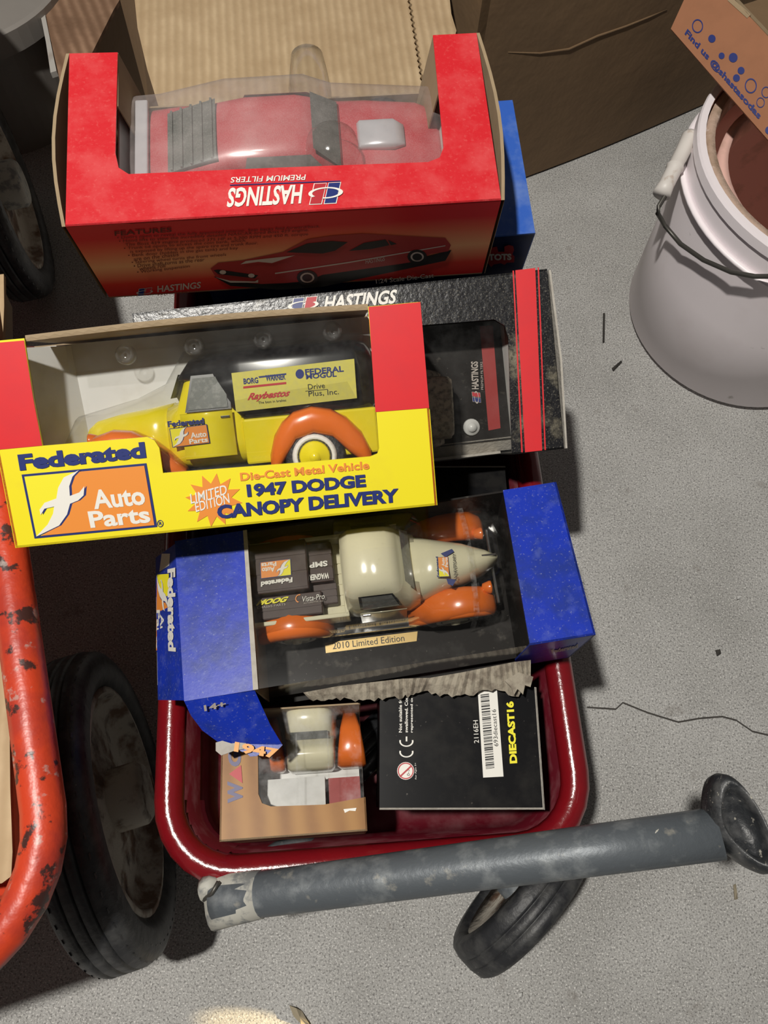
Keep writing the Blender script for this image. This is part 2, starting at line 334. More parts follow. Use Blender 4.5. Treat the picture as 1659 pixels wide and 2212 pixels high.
def tray(T, dims, r, zr, zf, tr, mo, mi):
    w0, w1, l0, l1 = dims
    rim = [rr_ring(w0, w1, l0, l1, r, zr-tr+tr*math.sin(math.radians(a)), tr-tr*math.cos(math.radians(a))) for a in range(0, 360, 30)]
    rings('rolled_rim', rim, mo, T, closed=True)
    rings('tray', [rr_ring(w0, w1, l0, l1, r, zf-.004, .045), rr_ring(w0, w1, l0, l1, r, zf-.004, .028), rr_ring(w0, w1, l0, l1, r, zf+.008, .0235), rr_ring(w0, w1, l0, l1, r, zr-.012, .0195),
                   rr_ring(w0, w1, l0, l1, r, zr-.012, .0208), rr_ring(w0, w1, l0, l1, r, zf+.010, .0250), rr_ring(w0, w1, l0, l1, r, zf, .033)], mi, T, cap_last=True, cap_first=True)
def wheel(T, M_, R, wd_, rimmat, hubmat, hubr, hubl, tyre='tyre', grooves=3, ribs=True):
    """axis along local +x; outer face towards +x"""
    A = M_ @ Matrix.Rotation(math.pi/2, 4, 'Y')      # lathe z -> x
    h = wd_/2; r0 = R*.74
    prof = [(r0, -h*.75), (R*.82, -h), (R*.93, -h*.96), (R*.975, -h*.8)]
    for k in range(grooves):
        c = (-.5+(k+1)/(grooves+1))*1.5*h; g = h*.05
        prof += [(R, c-3*g), (R, c-g), (R*.972, c-g*.6), (R*.972, c+g*.6), (R, c+g)]
    prof += [(R*.975, h*.8), (R*.93, h*.96), (R*.82, h), (r0, h*.75), (r0*.97, 0)]
    ty = lathe(tyre, prof, M['rubber'], T, A, 48, closed=True)
    if ribs:
        vv, ff = [], []
        for s in (1, -1):
            for i in range(56):
                a = 2*math.pi*i/56; c, s_ = math.cos(a), math.sin(a); t = Vector((-s_, c, 0)); e = Vector((c, s_, 0)); b = len(vv)
                for rr, zz in ((R*.90, h*.97), (R*.985, h*.72)):
                    for tt in (-.0022, .0022): vv.append(e*(rr+.0002)+t*tt+Vector((0, 0, s*(zz+.0004))))
                ff.append((b, b+1, b+3, b+2))
        mk('shoulder_ribs', vv, ff, M['rubber'], ty)['kind'] = 'stuff'
    lathe('wheel_rim', [(r0*1.0, -h*.7), (r0*1.0, h*.78), (r0*.95, h*.80), (r0*.92, h*.3), (r0*.80, h*.05), (hubr*1.5, h*.2), (hubr*1.3, h*.3), (hubr*.5, h*.3), (hubr*.5, -h*.5), (r0*.8, -h*.4)], rimmat, T, A, 40, closed=True)
    lathe('hub', [(0, -h), (hubr*.9, -h), (hubr, h*.3), (hubr, h*.3+hubl*.85), (hubr*.86, h*.3+hubl), (0, h*.3+hubl)], hubmat, T, A, 28)
TH = math.radians(8.9)
WG = thing('toy_wagon', 'dark maroon steel wagon heaped with boxed model vehicles', 'wagon', Matrix.Rotation(TH, 4, 'Z'))
tray(WG, (-.1500, .1795, -.0475, .562), .062, .207, .121, .0112, M['wagon'], M['wagonin'])
for x, y, yaw in ((.139, -.078, -49), (.005, .045, -49), (.125, .47, 0), (-.095, .47, 0)):
    R = .072 if y < .3 else .055
    if y < .3: wheel(WG, Matrix.Translation((x, y-.004, R)) @ Matrix.Rotation(math.radians(yaw), 4, 'Z'), R, .036, M['rust'], M['steel'], .012, .006, grooves=2, ribs=False)
    else: wheel(WG, Matrix.Translation((x, y, R)) @ Matrix.Rotation(0 if x > 0 else math.pi, 4, 'Z'), R, .03, M['rust'], M['steel'], .012, .006, grooves=2, ribs=False)
box('axle', (.015, .47, .055), (.2, .012, .012), M['steel'], WG); box('axle_bracket', (.015, .47, .088), (.16, .04, .062), M['steel'], WG)
box('steering_bolster', (.035, .035, .09), (.06, .06, .056), M['steel'], WG)
tube('axle', [(.139, -.082, .072), (.005, .041, .072)], .006, M['steel'], WG)
# handle: grey tube, pale chipped end with bolt, loop grip
hA, hB = P((470, 1944), .197), P((1535, 1803), .312)
HD = tube('handle', [hA, hA.lerp(hB, .03), hA.lerp(hB, .25), hA.lerp(hB, .5), hA.lerp(hB, .75), hB.lerp(hA, -.015)], .0150, M['steel'], WG, 20, world=True)
d = (hB-hA).normalized()
tube('handle_end', [hA-d*.004, hA+d*.008, hA+d*.035], [.0158, .0158, .0155], M['putty'], HD, 16, world=True, flat=[.75, .85, 1])
tube('hinge_bolt', [P((455, 1927), .208), P((452, 1912), .200)], .0085, M['putty'], HD, 12, world=True)
tube('cotter_pin', [P((440, 1944), .206), P((458, 1930), .212), P((472, 1905), .213)], .0016, M['wire'], HD, 8, world=True)
slab('hinge_bracket', [P(p, .19) for p in ((462, 1900), (510, 1895), (520, 1925), (470, 1945))], (0, 0, 1), .006, M['putty'], HD, world=True)
tube('tongue', [P((490, 1915), .185), P((600, 1840), .14), P((760, 1800), .10)], .008, M['steel'], WG, 10, world=True)
lathe('rivet', [(0, 0), (.0045, 0), (.0042, .0012), (.0025, .0016), (0, .0010)], M['putty'], HD, MW[HD].inverted() @ Matrix.Translation(hA.lerp(hB, .905)+Vector((-.0015, .0035, .0118))), 16)
gpts = [(1535, 1700), (1556, 1680), (1592, 1706), (1628, 1762), (1655, 1832), (1657, 1870), (1636, 1878), (1590, 1850), (1548, 1805), (1530, 1760)]
gz = [.322, .324, .325, .326, .327, .326, .322, .318, .316, .318]
loop = [P(p, z) for p, z in zip(gpts, gz)]
cen = sum(loop, Vector())/len(loop)
n = len(loop)*6
def cr(t):
    i = int(t) % len(loop); f = t-int(t); p0, p1, p2, p3 = [loop[(i+k-1) % len(loop)] for k in range(4)]
    return .5*((2*p1)+(p2-p0)*f+(2*p0-5*p1+4*p2-p3)*f*f+(3*p1-p0-3*p2+p3)*f**3)
prof = ((.55, -.013), (.82, -.014), (.96, -.008), (1.0, 0), (.96, .009), (.84, .0135), (.74, .0125), (.66, .008), (.60, .002))
GRP = rings('grip', [[MW[HD].inverted() @ (cen+(cr(j/6)-cen)*k*1.1+Vector((0, 0, z_))) for j in range(n)] for k, z_ in prof], M['grip'], HD, True, True)
# orange-red wagon beside it
r0_, r1_ = P((70, 1350), .33), P((117, 1681), .33)
yaw = math.atan2(-(r0_.x-r1_.x), r0_.y-r1_.y)
OM = Matrix.Rotation(yaw, 4, 'Z'); li = OM.inverted()
rx = max((li @ P(p, .33)).x for p in ((93, 1525), (117, 1681), (125, 1810))); fy = (li @ P((20, 2080), .33)).y-.012
OW = thing('toy_wagon', 'worn orange-red steel wagon with rusty spoked hubs, paint flaking off', 'wagon', OM)
OW['label'] = 'worn orange-red wagon with flaking paint, rusty wheels and a tan carton in it'
tray(OW, (rx-.40, rx, fy, fy+.95), .085, .33, .262, .013, M['oldred'], M['oldred'])
fw, rw = li @ P((262, 1725), .127), li @ P((35, 395), .127)
wx = rx-.046
for i, (x, y) in enumerate(((fw.x-.012, fw.y), (min(rw.x, wx), rw.y), (rx-.36, fw.y), (rx-.36, rw.y))):
    wheel(OW, Matrix.Translation((x, y, .126)) @ Matrix.Rotation(0 if i < 2 else math.pi, 4, 'Z'), .126, .047, M['rust'], M['rust' if i == 0 else 'putty'], .026, .026)
for y in (fw.y, rw.y):
    tube('axle', [(rx-.34, y, .126), (rx-.06, y, .126)], .008, M['rust'], OW); box('axle_bracket', (rx-.2, y, .195), (.22, .05, .128), M['oldred'], OW)
# carton riding in the orange wagon
ce = [(8, 592), (9, 660), (6, 735), (2, 1000), (4, 1180), (17, 1320), (20, 1500), (22, 1700), (27, 1840), (24, 1893), (4, 1908)]
pts = [P(p, .308) for p in ce]; lft = [Vector((p.x-.2, p.y-.05, .308)) for p in (pts[-1], pts[0])]
CT = thing('cardboard_carton', 'tan cardboard carton with a ragged edge riding in the orange-red wagon', 'carton', Matrix.Translation((-.36, .2, .262)))
slab('lid', pts+lft, (0, 0, 1), .004, M['tan'], CT, world=True)
sh = [p+Vector((-.006, 0, -.002)) for p in pts]; low = [p+Vector((-.012, 0, -.044)) for p in pts]
mk('side_panel', sh+low, [(i, i+1, len(sh)+i+1, len(sh)+i) for i in range(len(sh)-1)], M['kraft'], CT, world=True)
# ================================================================= vehicles
def M_from(o, x, z, s):
    x = x.normalized(); z = (z-x*z.dot(x)).normalized(); y = z.cross(x)
    m = Matrix((x*s, y*s, z*s)).transposed().to_4x4(); m.translation = o; return m
def truck(T, body, fender, roof, kind, wheelhub, pre):
    """model lorry, length 1 along x (nose +x), ground at z 0"""
    for y in (-.155, .155):
        for x in (.33, -.27):
            R = Matrix.Translation((x, y, .1)) @ Matrix.Rotation(math.pi/2 if y < 0 else -math.pi/2, 4, 'X')
            w = lathe('wheel', [(0, -.03), (.09, -.032), (.1, -.015), (.1, .015), (.09, .03), (.066, .034), (.0, .030)], M['rubber'], T, R, 28)
            lathe('whitewall', [(.070, .0325), (.073, .036), (.058, .038), (.055, .033)], M['white'], w, None, 28, closed=True)
            lathe('hub_cap', [(0.054, .030), (.045, .042), (.02, .040), (.017, .05), (0, .052)], wheelhub, w, None, 24)
    box('chassis', (-.02, 0, .09), (.92, .17, .05), M['benamel'], T)
    for y in (-1, 1):
        box('running_board', (.03, y*.158, .066), (.40, .055, .018), M['benamel'], T)
        loft('front_fender', [(.485, .030, .135, .16, 2, 0), (.470, .048, .115, .195, 2.2, 0), (.43, .056, .150, .232, 2.4, 0), (.37, .058, .168, .247, 2.4, 0), (.31, .058, .168, .238, 2.4, 0), (.25, .055, .135, .205, 2.4, 0), (.20, .048, .07, .160, 2.4, 0), (.155, .036, .062, .105, 2.4, 0)], fender, T, None, 16, y*.148)
        loft('rear_fender', [(-.125, .020, .06, .12, 2, 0), (-.145, .036, .06, .180, 2.4, 0), (-.175, .044, .10, .222, 2.6, 0), (-.215, .048, .155, .250, 2.8, 0), (-.275, .050, .172, .262, 2.8, 0), (-.335, .048, .155, .248, 2.8, 0), (-.385, .044, .10, .218, 2.6, 0), (-.43, .034, .06, .165, 2.4, 0), (-.455, .02, .06, .105, 2, 0)], fender, T, None, 16, y*.160)
        h = lathe('headlight', [(0, -.03), (.016, -.025), (.024, 0), (.024, .006), (.0, .011)], fender, T, Matrix.Translation((.462, y*.105, .215)) @ Matrix.Rotation(math.pi/2, 4, 'Y'), 18)
    loft('hood', [(.505, .012, .15, .25, 2, 0), (.46, .045, .10, .275, 2.3, .15), (.38, .080, .10, .290, 2.6, .15), (.28, .108, .10, .300, 2.8, .15), (.19, .130, .10, .312, 3, .12)], body, T)
    box('hood_ornament', (.470, 0, .272), (.055, .007, .012), M['chrome'], T, bev=.002)
    cab = loft('cab', [(.205, .135, .09, .305, 3.2, .10), (.165, .150, .09, .315, 3.4, .12), (.135, .158, .085, .395, 3.6, .20), (.10, .160, .085, .435, 3.6, .22), (.03, .160, .085, .447, 3.6, .22), (-.03, .160, .085, .440, 3.6, .22), (-.062, .152, .09, .40, 3.4, .2)], body, T)
    mk('windscreen', [(.178, -.108, .325), (.178, .108, .325), (.146, .095, .400), (.146, -.095, .400)], [(0, 1, 2, 3)], M['glass'], cab, M=Matrix.Translation((.006, 0, .002)))
    for y in (-1, 1):
        mk('side_window', [(.125, y*.150, .285), (-.005, y*.152, .285), (-.005, y*.1335, .385), (.100, y*.1335, .385)], [(0, 1, 2, 3)], M['glass'], cab)
        mk('window_frame', [(.135, y*.1485, .278), (-.015, y*.1495, .278), (-.015, y*.131, .394), (.104, y*.131, .394)], [(0, 1, 2, 3)], M['benamel'], cab)
        d = loft('door', [(.150, .002, .125, .275, 5, 0), (-.018, .002, .125, .275, 5, 0)], body, T, None, 12, y*.1612)
        box('door_handle', (.005, y*.165, .255), (.03, .008, .008), M['chrome'], d, bev=.002)
    for x in (.500, -.485):
        box('bumper', (x, 0, .115), (.016, .30, .03), M['chrome'] if kind != 'panel' else M['white'], T, bev=.005)
    if kind == 'bed':
        box('bed_floor', (-.272, 0, .165), (.42, .30, .02), body, T)
        for k in range(7): box('bed_plank', (-.272, -.123+k*.041, .178), (.41, .036, .008), body, T)
        for y in (-1, 1): box('bed_side', (-.272, y*.150, .205), (.43, .016, .09), body, T, bev=.003)
        box('bed_front', (-.065, 0, .205), (.014, .30, .09), body, T, bev=.003); box('tailgate', (-.48, 0, .205), (.014, .30, .09), body, T, bev=.003)
    else:
        box('bed_side', (-.265, 0, .165), (.44, .315, .15), body, T, bev=.008)
        loft('canopy', [(.150, .118, .375, .400, 3, .1), (.115, .130, .365, .447, 3.2, .16), (.05, .134, .36, .462, 3.2, .14), (-.02, .155, .25, .462, 4.5, .08), (-.06, .163, .215, .466, 5, .06), (-.42, .163, .215, .466, 5, .06), (-.465, .158, .22, .455, 4.5, .06), (-.485, .146, .235, .435, 4, .06)], roof, T)
# ================================================================= red window box with a red coupe
h = .085; hw, hd = .140, .068
RB = thing('toy_car_box', 'red window box holding a red model coupe, standing on blue box', 'box', fit_matrix((-.0925, .4168, .4275), (6.6, -1.2, 10.1), h))
tp = top_plane(RB, h); fp = y_plane(RB, -hd)
up = Vector((0, 0, 1))
inv = MW[RB].inverted()
win = local_pts(RB, [(254, 113), (249, 330), (256, 362), (278, 376), (600, 362), (925, 350), (950, 340), (958, 318), (935, 75)], tp)
top = [(-hw, hd, h)] + [Vector((p.x, min(p.y, hd), h)) for p in win] + [(hw, hd, h), (hw, -hd, h), (-hw, -hd, h)]
slab('top_panel', top, up, .0014, M['red'], RB)
slab('front_panel', [(-hw, -hd, h), (hw, -hd, h), (hw, -hd, 0), (-hw, -hd, 0)], (0, -1, 0), .0014, M['sunset'], RB)
slab('bottom_panel', [(-hw, -hd, .0014), (hw, -hd, .0014), (hw, hd, .0014), (-hw, hd, .0014)], up, .0014, M['kraft'], RB)
slab('back_panel', [(-hw, hd, h*.42), (hw, hd, h*.42), (hw, hd, 0), (-hw, hd, 0)], (0, 1, 0), .0014, M['kraft'], RB)
for s in (-1, 1):
    n_ = 8; vv = []
    for i in range(n_+1):
        t = i/n_; y = -hd+2*hd*t; b = .008*math.sin(math.pi*t) if s < 0 else .006*math.sin(math.pi*t)
        for z, k in ((h, 1), (0, .2)): vv += [(s*(hw+b*k), y, z), (s*(hw+b*k+.0022), y, z)]
    ff = []
    for i in range(n_):
        a, b_ = i*4, i*4+4; ff += [(a, a+1, b_+1, b_), (a, b_, b_+2, a+2), (a+1, a+3, b_+3, b_+1)]
    mk('side_flap', vv, ff, M['kraft'], RB)
    x = Vector((win[0].x if s < 0 else win[-1].x, 0, 0)).x
    slab('window_return', [(x, hd, h-.0015), (x, hd*.35, h-.0015), (x-s*.008, hd*.35, .025), (x-s*.008, hd, .025)], (-s, 0, 0), .001, M['kraft'], RB)
slab('inner_tray', [(-hw+.01, -hd+.004, .010), (hw-.01, -hd+.004, .010), (hw-.01, hd-.004, .010), (-hw+.01, hd-.004, .010)], up, .002, M['whitetray'], RB)
wl, wr = win[0].x, win[-1].x
for x0, x1 in ((wl-.004, wl+.015), (wr+.010, wr-.004)): slab('inner_tray_wall', [(x0, -hd+.004, .068), (x0, hd-.006, .068), (x1, hd-.006, .011), (x1, -hd+.004, .011)], (1 if x1 > x0 else -1, 0, 0), .001, M['whitetray'], RB)
text(RB, 'HASTINGS', (655, 399), (495, 407), (650, 441), tp, M['white'], bold=.03)
text(RB, 'PREMIUM FILTERS', (661, 378), (500, 384), (659, 390), tp, M['white'], bold=.01)
poly(RB, 'rule', [(497, 400), (735, 391), (735, 393), (497, 402)], tp, M['navy'], .0005)
hastings(RB, (737, 394), (677, 397), (733, 440), tp)
text(RB, 'FEATURES', (248, 508), (371, 499.5), (247, 498), fp, M['darkredprint'], bold=.02)
fx = lambda x, y: (220+x*.3014, 470+y*.3014)
for s, x0, y0, x1, y1 in (('• Doors open to reveal the fully appointed interior. Seat backs fold forward/back.', 112, 155, 1560, 72), ('• Hood lifts to view the incredibly detailed NASCAR-bred Boss 429 engine.', 125, 180, 1480, 98), ('The Boss 429 engine produced 375 HP at 5,200 RPM and 450 ft. torque', 170, 205, 1475, 128), ('• Trunk lid opens to access the coin bank, which', 160, 231, 1025, 175), ('is exposed by lifting up the spare tire and trunk floor.', 205, 255, 1118, 193), ('• Bank door (hidden in the gas tank) and key', 190, 282, 975, 228), ('are on the chassis', 230, 307, 550, 272), ('• Steering wheel turns the front wheels', 215, 332, 890, 275), ('• Drive shaft turns as the rear', 230, 355, 735, 308), ('wheels roll', 270, 376, 455, 352), ('• Working suspension', 255, 402, 630, 358)):
    text(RB, s, fx(x0, y0), fx(x1, y1), fx(x0-3, y0-25), fp, M['darkredprint'])
text(RB, 'HASTINGS', (340, 630), (433, 621), (340, 616), fp, M['tinygrey'], bold=.02)
text(RB, 'PREMIUM FILTERS', (341, 638), (431, 628), (341, 633), fp, M['dullred'])
hastings(RB, (297, 638), (326, 635), (297, 623), fp, pale='tinygrey')
g = lambda pts: [(100+x*.663, 350+y*.663) for x, y in pts]
poly(RB, 'printed_car_shadow', g([(545, 372), (700, 385), (1150, 330), (1320, 285), (1300, 320), (900, 405), (760, 415), (600, 402)]), fp, M['blackprint'], .0004)
poly(RB, 'printed_car', g([(535, 345), (560, 326), (640, 318), (770, 291), (850, 250), (930, 238), (1030, 231), (1100, 235), (1300, 245), (1318, 268), (1310, 288), (1250, 298), (1200, 322), (1150, 330), (900, 365), (850, 385), (780, 392), (700, 395), (600, 386), (552, 372)]), fp, M['dullred'], .0006)
for nm, pts, m in (('printed_windscreen', [(782, 291), (850, 262), (930, 254), (982, 258), (940, 286), (900, 295)], 'blackprint'), ('printed_window', [(985, 287), (1035, 260), (1105, 249), (1118, 268), (1060, 280)], 'blackprint'), ('printed_quarter_window', [(1122, 268), (1112, 250), (1142, 264)], 'blackprint'), ('printed_stripe', [(745, 358), (985, 322), (1300, 268), (1300, 271), (985, 326), (745, 362)], 'tinygrey'), ('printed_scoop', [(632, 330), (650, 319), (810, 301), (735, 326), (690, 322)], 'tinygrey'), ('printed_grille', [(545, 350), (560, 347), (690, 366), (680, 376), (560, 362)], 'blackprint'), ('printed_bumper', [(550, 372), (600, 384), (680, 386), (690, 380), (690, 390), (600, 390)], 'tinygrey')):
    poly(RB, nm, g(pts), fp, M[m], .0008)
for cx, cy, r in ((850, 373, 34), (1208, 305, 32)):
    for k, m, o in ((1, 'blackprint', .0009), (.68, 'tinygrey', .0010), (.5, 'blackprint', .0011)):
        poly(RB, 'printed_wheel', g([(cx+r*k*math.cos(a*.3927), cy+r*.72*k*math.sin(a*.3927)) for a in range(16)]), fp, M[m], o)
for cx, cy in ((575, 355), (668, 366)): poly(RB, 'printed_headlight', g([(cx+11*math.cos(a*.785), cy+7*math.sin(a*.785)) for a in range(8)]), fp, M['tinygrey'], .0010)
text(RB, 'HASTINGS', g([(1040, 328)])[0], g([(1102, 318)])[0], g([(1040, 314)])[0], fp, M['tinygrey'], .0010)
text(RB, '1:24 Scale Die-Cast', g([(1075, 394)])[0], g([(1262, 374)])[0], g([(1073, 380)])[0], fp, M['tinygrey'])
pa, pb = [inv @ onplane(p, top_plane(RB, .045)) for p in ((305, 338), (955, 305))]
L = (pb-pa).length; cm = (pa+pb)/2; cm.z = .012
ax = MW[RB].to_3x3() @ Vector((pb.x-pa.x, pb.y-pa.y, 0)); uz = MW[RB].to_3x3() @ up
CAR = thing('model_coupe', 'red die-cast coupe with silver hood scoop and black rear louvres inside red box', 'toy car', M_from(MW[RB] @ cm, ax, uz, L))
loft('body', [(-.50, .150, .08, .16, 4, .05), (-.48, .175, .05, .195, 4, .05), (-.36, .185, .045, .205, 4, .06), (.0, .188, .04, .195, 4, .06), (.25, .186, .04, .192, 4, .06), (.42, .176, .05, .178, 4, .06), (.485, .160, .06, .155, 3.5, .05), (.50, .13, .08, .14, 3, 0)], M['renamel'], CAR)
rf = loft('roof', [(-.40, .130, .17, .20, 3, .1), (-.26, .150, .17, .245, 3.4, .2), (-.14, .153, .17, .278, 3.6, .25), (.02, .153, .17, .280, 3.6, .25), (.06, .150, .17, .270, 3.6, .25), (.16, .148, .17, .20, 3, .1)], M['renamel'], CAR)
mk('rear_louvre', [(-.40, -.115, .205), (-.40, .115, .205), (-.235, .113, .261), (-.235, -.113, .261)], [(0, 1, 2, 3)], M['louver'], CAR)
for k in range(5): box('louvre_slat', (-.385+k*.034, 0, .2155+k*.0116), (.007, .226, .007), M['louver'], CAR)
mk('windscreen', [(.155, -.128, .206), (.155, .128, .206), (.070, .108, .276), (.070, -.108, .276)], [(0, 1, 2, 3)], M['louver'], CAR)
loft('hood_scoop', [(.215, .050, .185, .198, 4, 0), (.225, .056, .185, .214, 4, .1), (.335, .056, .18, .216, 4, .1), (.37, .040, .178, .196, 4, 0)], M['silver'], CAR)
box('rear_spoiler', (-.482, 0, .208), (.042, .33, .018), M['silver'], CAR, bev=.005)
for y in (-1, 1):
    for x in (.31, -.29):
        w = lathe('wheel', [(0, -.03), (.075, -.03), (.08, 0), (.075, .02), (.05, .024), (0, .02)], M['rubber'], CAR, Matrix.Translation((x, y*.168, .08)) @ Matrix.Rotation(-y*math.pi/2, 4, 'X'), 24)
        lathe('wheel_disc', [(.048, .02), (.04, .03), (0, .026)], M['silver'], w, None, 20)
    mk('side_window', [(.12, y*.146, .20), (-.16, y*.149, .20), (-.14, y*.120, .262), (.06, y*.120, .262)], [(0, 1, 2, 3)], M['glass'], CAR)
box('front_bumper', (.495, 0, .10), (.02, .29, .03), M['silver'], CAR, bev=.006)
# clear blister over the coupe (part of the box)
bl = loft('blister', [(-.56, .20, .0, .10, 4, .1), (-.51, .22, .0, .245, 4, .1), (-.42, .22, .0, .255, 4, .12), (-.20, .22, .0, .315, 4, .15), (.05, .22, .0, .32, 4, .15), (.14, .22, .0, .27, 4, .12), (.47, .21, .0, .235, 4, .1), (.525, .20, .0, .19, 4, .1), (.55, .19, 0, .08, 4, .1)], DUSTY, None)
bl.parent = RB; bl.matrix_basis = inv @ MW[CAR]
for x, y, r in ((.07, .22, .075),):
    o = lathe_open('blister_lobe', [(r, 0), (r*.95, .18), (r*.7, .30), (.001, .33)], CLEAR, RB, inv @ MW[CAR] @ Matrix.Translation((x, y, 0)), 24)
o = lathe_open('blister_lobe', [(.10, 0), (.097, .2), (.08, .29), (.05, .315), (.001, .32)], CLEAR, RB, inv @ MW[CAR] @ Matrix.Translation((.13, -.10, 0)), 28)
# ================================================================= blue puzzle box under it
h = .205; hw = .130
_br, _tr = P((1156, 503), .345), P((1107, 216), .361); hd = (_tr-_br).length/2
_y = (_tr-_br).normalized(); _z = Vector((math.cos(.2), math.sin(.2), .03)).cross(_y).normalized(); _x = _y.cross(_z)
TBM = Matrix((_x, _y, _z)).transposed().to_4x4(); TBM.translation = (_br+_tr)/2-_x*hw-_z*h
TB = thing('puzzle_box', 'faded blue box with scuffed white corners standing under the red window box', 'box', TBM)
tp = top_plane(TB, h); fp = y_plane(TB, -hd)
box('top_panel', (0, 0, h-.0008), (2*hw, 2*hd, .0016), M['bluetot'], TB)
box('carton_body', (0, 0, (h-.002)/2), (2*hw-.0006, 2*hd-.0006, h-.002), M['navydark'], TB)
box('side_panel', (hw, 0, h/2), (.0012, 2*hd-.001, h-.003), M['bluetot'], TB)
cx = lambda x, y: (1000+x*.19, 200+y*.19)
poly(TB, 'printed_badge', [cx(*p) for p in ((290, 1760), (385, 1740), (400, 1800), (470, 1800), (470, 1740), (520, 1722), (570, 1735), (580, 1780), (560, 1830), (585, 1850), (580, 1920), (500, 1925), (470, 1950), (430, 1930), (350, 1945), (320, 1975), (290, 1940), (270, 1920))], fp, M['redprint'], .0008)
text(TB, 'TOTS', cx(290, 1895), cx(550, 1890), cx(285, 1820), fp, M['white'], .0012, .05)
# ================================================================= black window box
h = .07; hw, hd = .1575, .0686
BB = thing('toy_car_box', 'black window box with red stripes, partly under the yellow box', 'box', fit_matrix((-.0336, .2998, .3042), (25.9, -2.7, 11.8), h))
tp = top_plane(BB, h); inv = MW[BB].inverted()
w_ = local_pts(BB, [(1106, 985), (1098, 730), (1090, 703), (1068, 690), (917, 702), (400, 760), (372, 790), (375, 1080)], tp)
pan = [(-hw, hd, h), (hw, hd, h), (hw, -hd, h)] + [Vector((p.x, -hd, h)) if i in (0, 7) else Vector((p.x, p.y, h)) for i, p in enumerate(w_)] + [(-hw, -hd, h)]
slab('top_panel', pan, up, .0014, M['black'], BB)
slab('bottom_panel', [(-hw, -hd, .002), (hw, -hd, .002), (hw, hd, .002), (-hw, hd, .002)], up, .002, M['black'], BB)
slab('back_panel', [(-hw, hd, 0), (-hw, hd, h), (hw, hd, h), (hw, hd, 0)], (0, 1, 0), .0014, M['black'], BB)
slab('left_end_panel', [(-hw, -hd, 0), (-hw, -hd, h), (-hw, hd, h), (-hw, hd, 0)], (-1, 0, 0), .0014, M['black'], BB)
slab('right_end_panel', [(hw+.001, -hd, 0), (hw+.004, -hd, h-.004), (hw+.006, 0, h-.003), (hw+.004, hd, h-.004), (hw+.001, hd, 0)], (1, 0, 0), .0016, M['greycard'], BB)
slab('front_corner_panel', [(w_[0].x, -hd, h), (hw, -hd, h), (hw, -hd, 0), (w_[0].x, -hd, 0)], (0, -1, 0), .0014, M['blackclean'], BB)
slab('lower_tray_edge', [(w_[7].x, -hd+.001, .022), (w_[0].x, -hd+.001, .026), (w_[0].x, -hd+.001, 0), (w_[7].x, -hd+.001, 0)], (0, -1, 0), .002, M['greycard'], BB)
slab('backing_card', [(-hw+.006, -hd+.012, .022), (hw-.026, -hd+.012, .022), (hw-.022, hd-.004, .022), (-hw+.006, hd-.004, .022)], up, .0015, M['blackin'], BB)
slab('backing_ledge', [(-hw+.006, -hd+.003, .012), (hw-.022, -hd+.003, .012), (hw-.022, -hd+.014, .023), (-hw+.006, -hd+.014, .023)], up, .001, M['greycard'], BB)
slab('inner_tray_wall', [(hw-.030, -hd+.006, .022), (hw-.023, -hd+.006, h-.004), (hw-.023, hd-.012, h-.004), (hw-.030, hd-.012, .022)], (-1, 0, 0), .001, M['whitetray'], BB)
mk('window_film', [(w_[7].x-.004, -hd+.001, h-.0022), (w_[0].x+.004, -hd+.001, h-.0022), (w_[0].x+.004, w_[3].y+.004, h-.0022), (w_[7].x-.004, w_[5].y+.004, h-.0022)], [(0, 1, 2, 3)], FILM, BB)
ip = top_plane(BB, .022)
poly(BB, 'inner_stripe', [(1036, 705), (1064, 703), (1081, 925), (1055, 930)], ip, M['dullred'], .0004)
text(BB, 'HASTINGS', (1034, 841), (1032, 781), (1019, 841), ip, M['tinygrey'], .0008, .03)
text(BB, 'PREMIUM FILTERS', (1044, 842), (1042, 782), (1039, 842), ip, M['tinygrey'], .0008)
hastings(BB, (1039, 870), (1037, 848), (1021, 870), ip, pale='tinygrey')
sp = inv @ onplane((1018, 923), ip)
lathe('plastic_rivet', [(.0075, 0), (.0065, .002), (.004, .0022), (.004, .004), (.0, .0044)], M['whitetray'], BB, Matrix.Translation((sp.x, sp.y, .0225)), 20)
poly(BB, 'stripe', [(1113, 584), (1156, 579), (1171, 973), (1134, 977)], tp, M['redflat'], .0003)
poly(BB, 'thin_stripe', [(1107, 585), (1110, 584.7), (1129, 977), (1126, 977)], tp, M['redflat'], .0003)
poly(BB, 'thin_stripe', [(1161, 578), (1164, 577.7), (1179, 972), (1176, 972)], tp, M['redflat'], .0003)
text(BB, 'HASTINGS', (699, 671), (853, 656), (705, 640), tp, M['white'], bold=.03)
hastings(BB, (626, 680), (680, 675), (628, 645), tp)
pb = inv @ onplane((976, 880), top_plane(BB, .045)); L = .165
VM = MW[BB] @ Matrix.Translation((pb.x-L*.49, pb.y+.004, .024)) @ Matrix.Rotation(math.pi-.05, 4, 'Z') @ Matrix.Diagonal((L, L*.95, L*.53, 1))
VT = thing('model_van', 'dusty black die-cast panel van inside the black striped box', 'toy car', VM)
truck(VT, M['dustblack'], M['dustblack'], M['dustblack'], 'panel', M['chrome'], '')
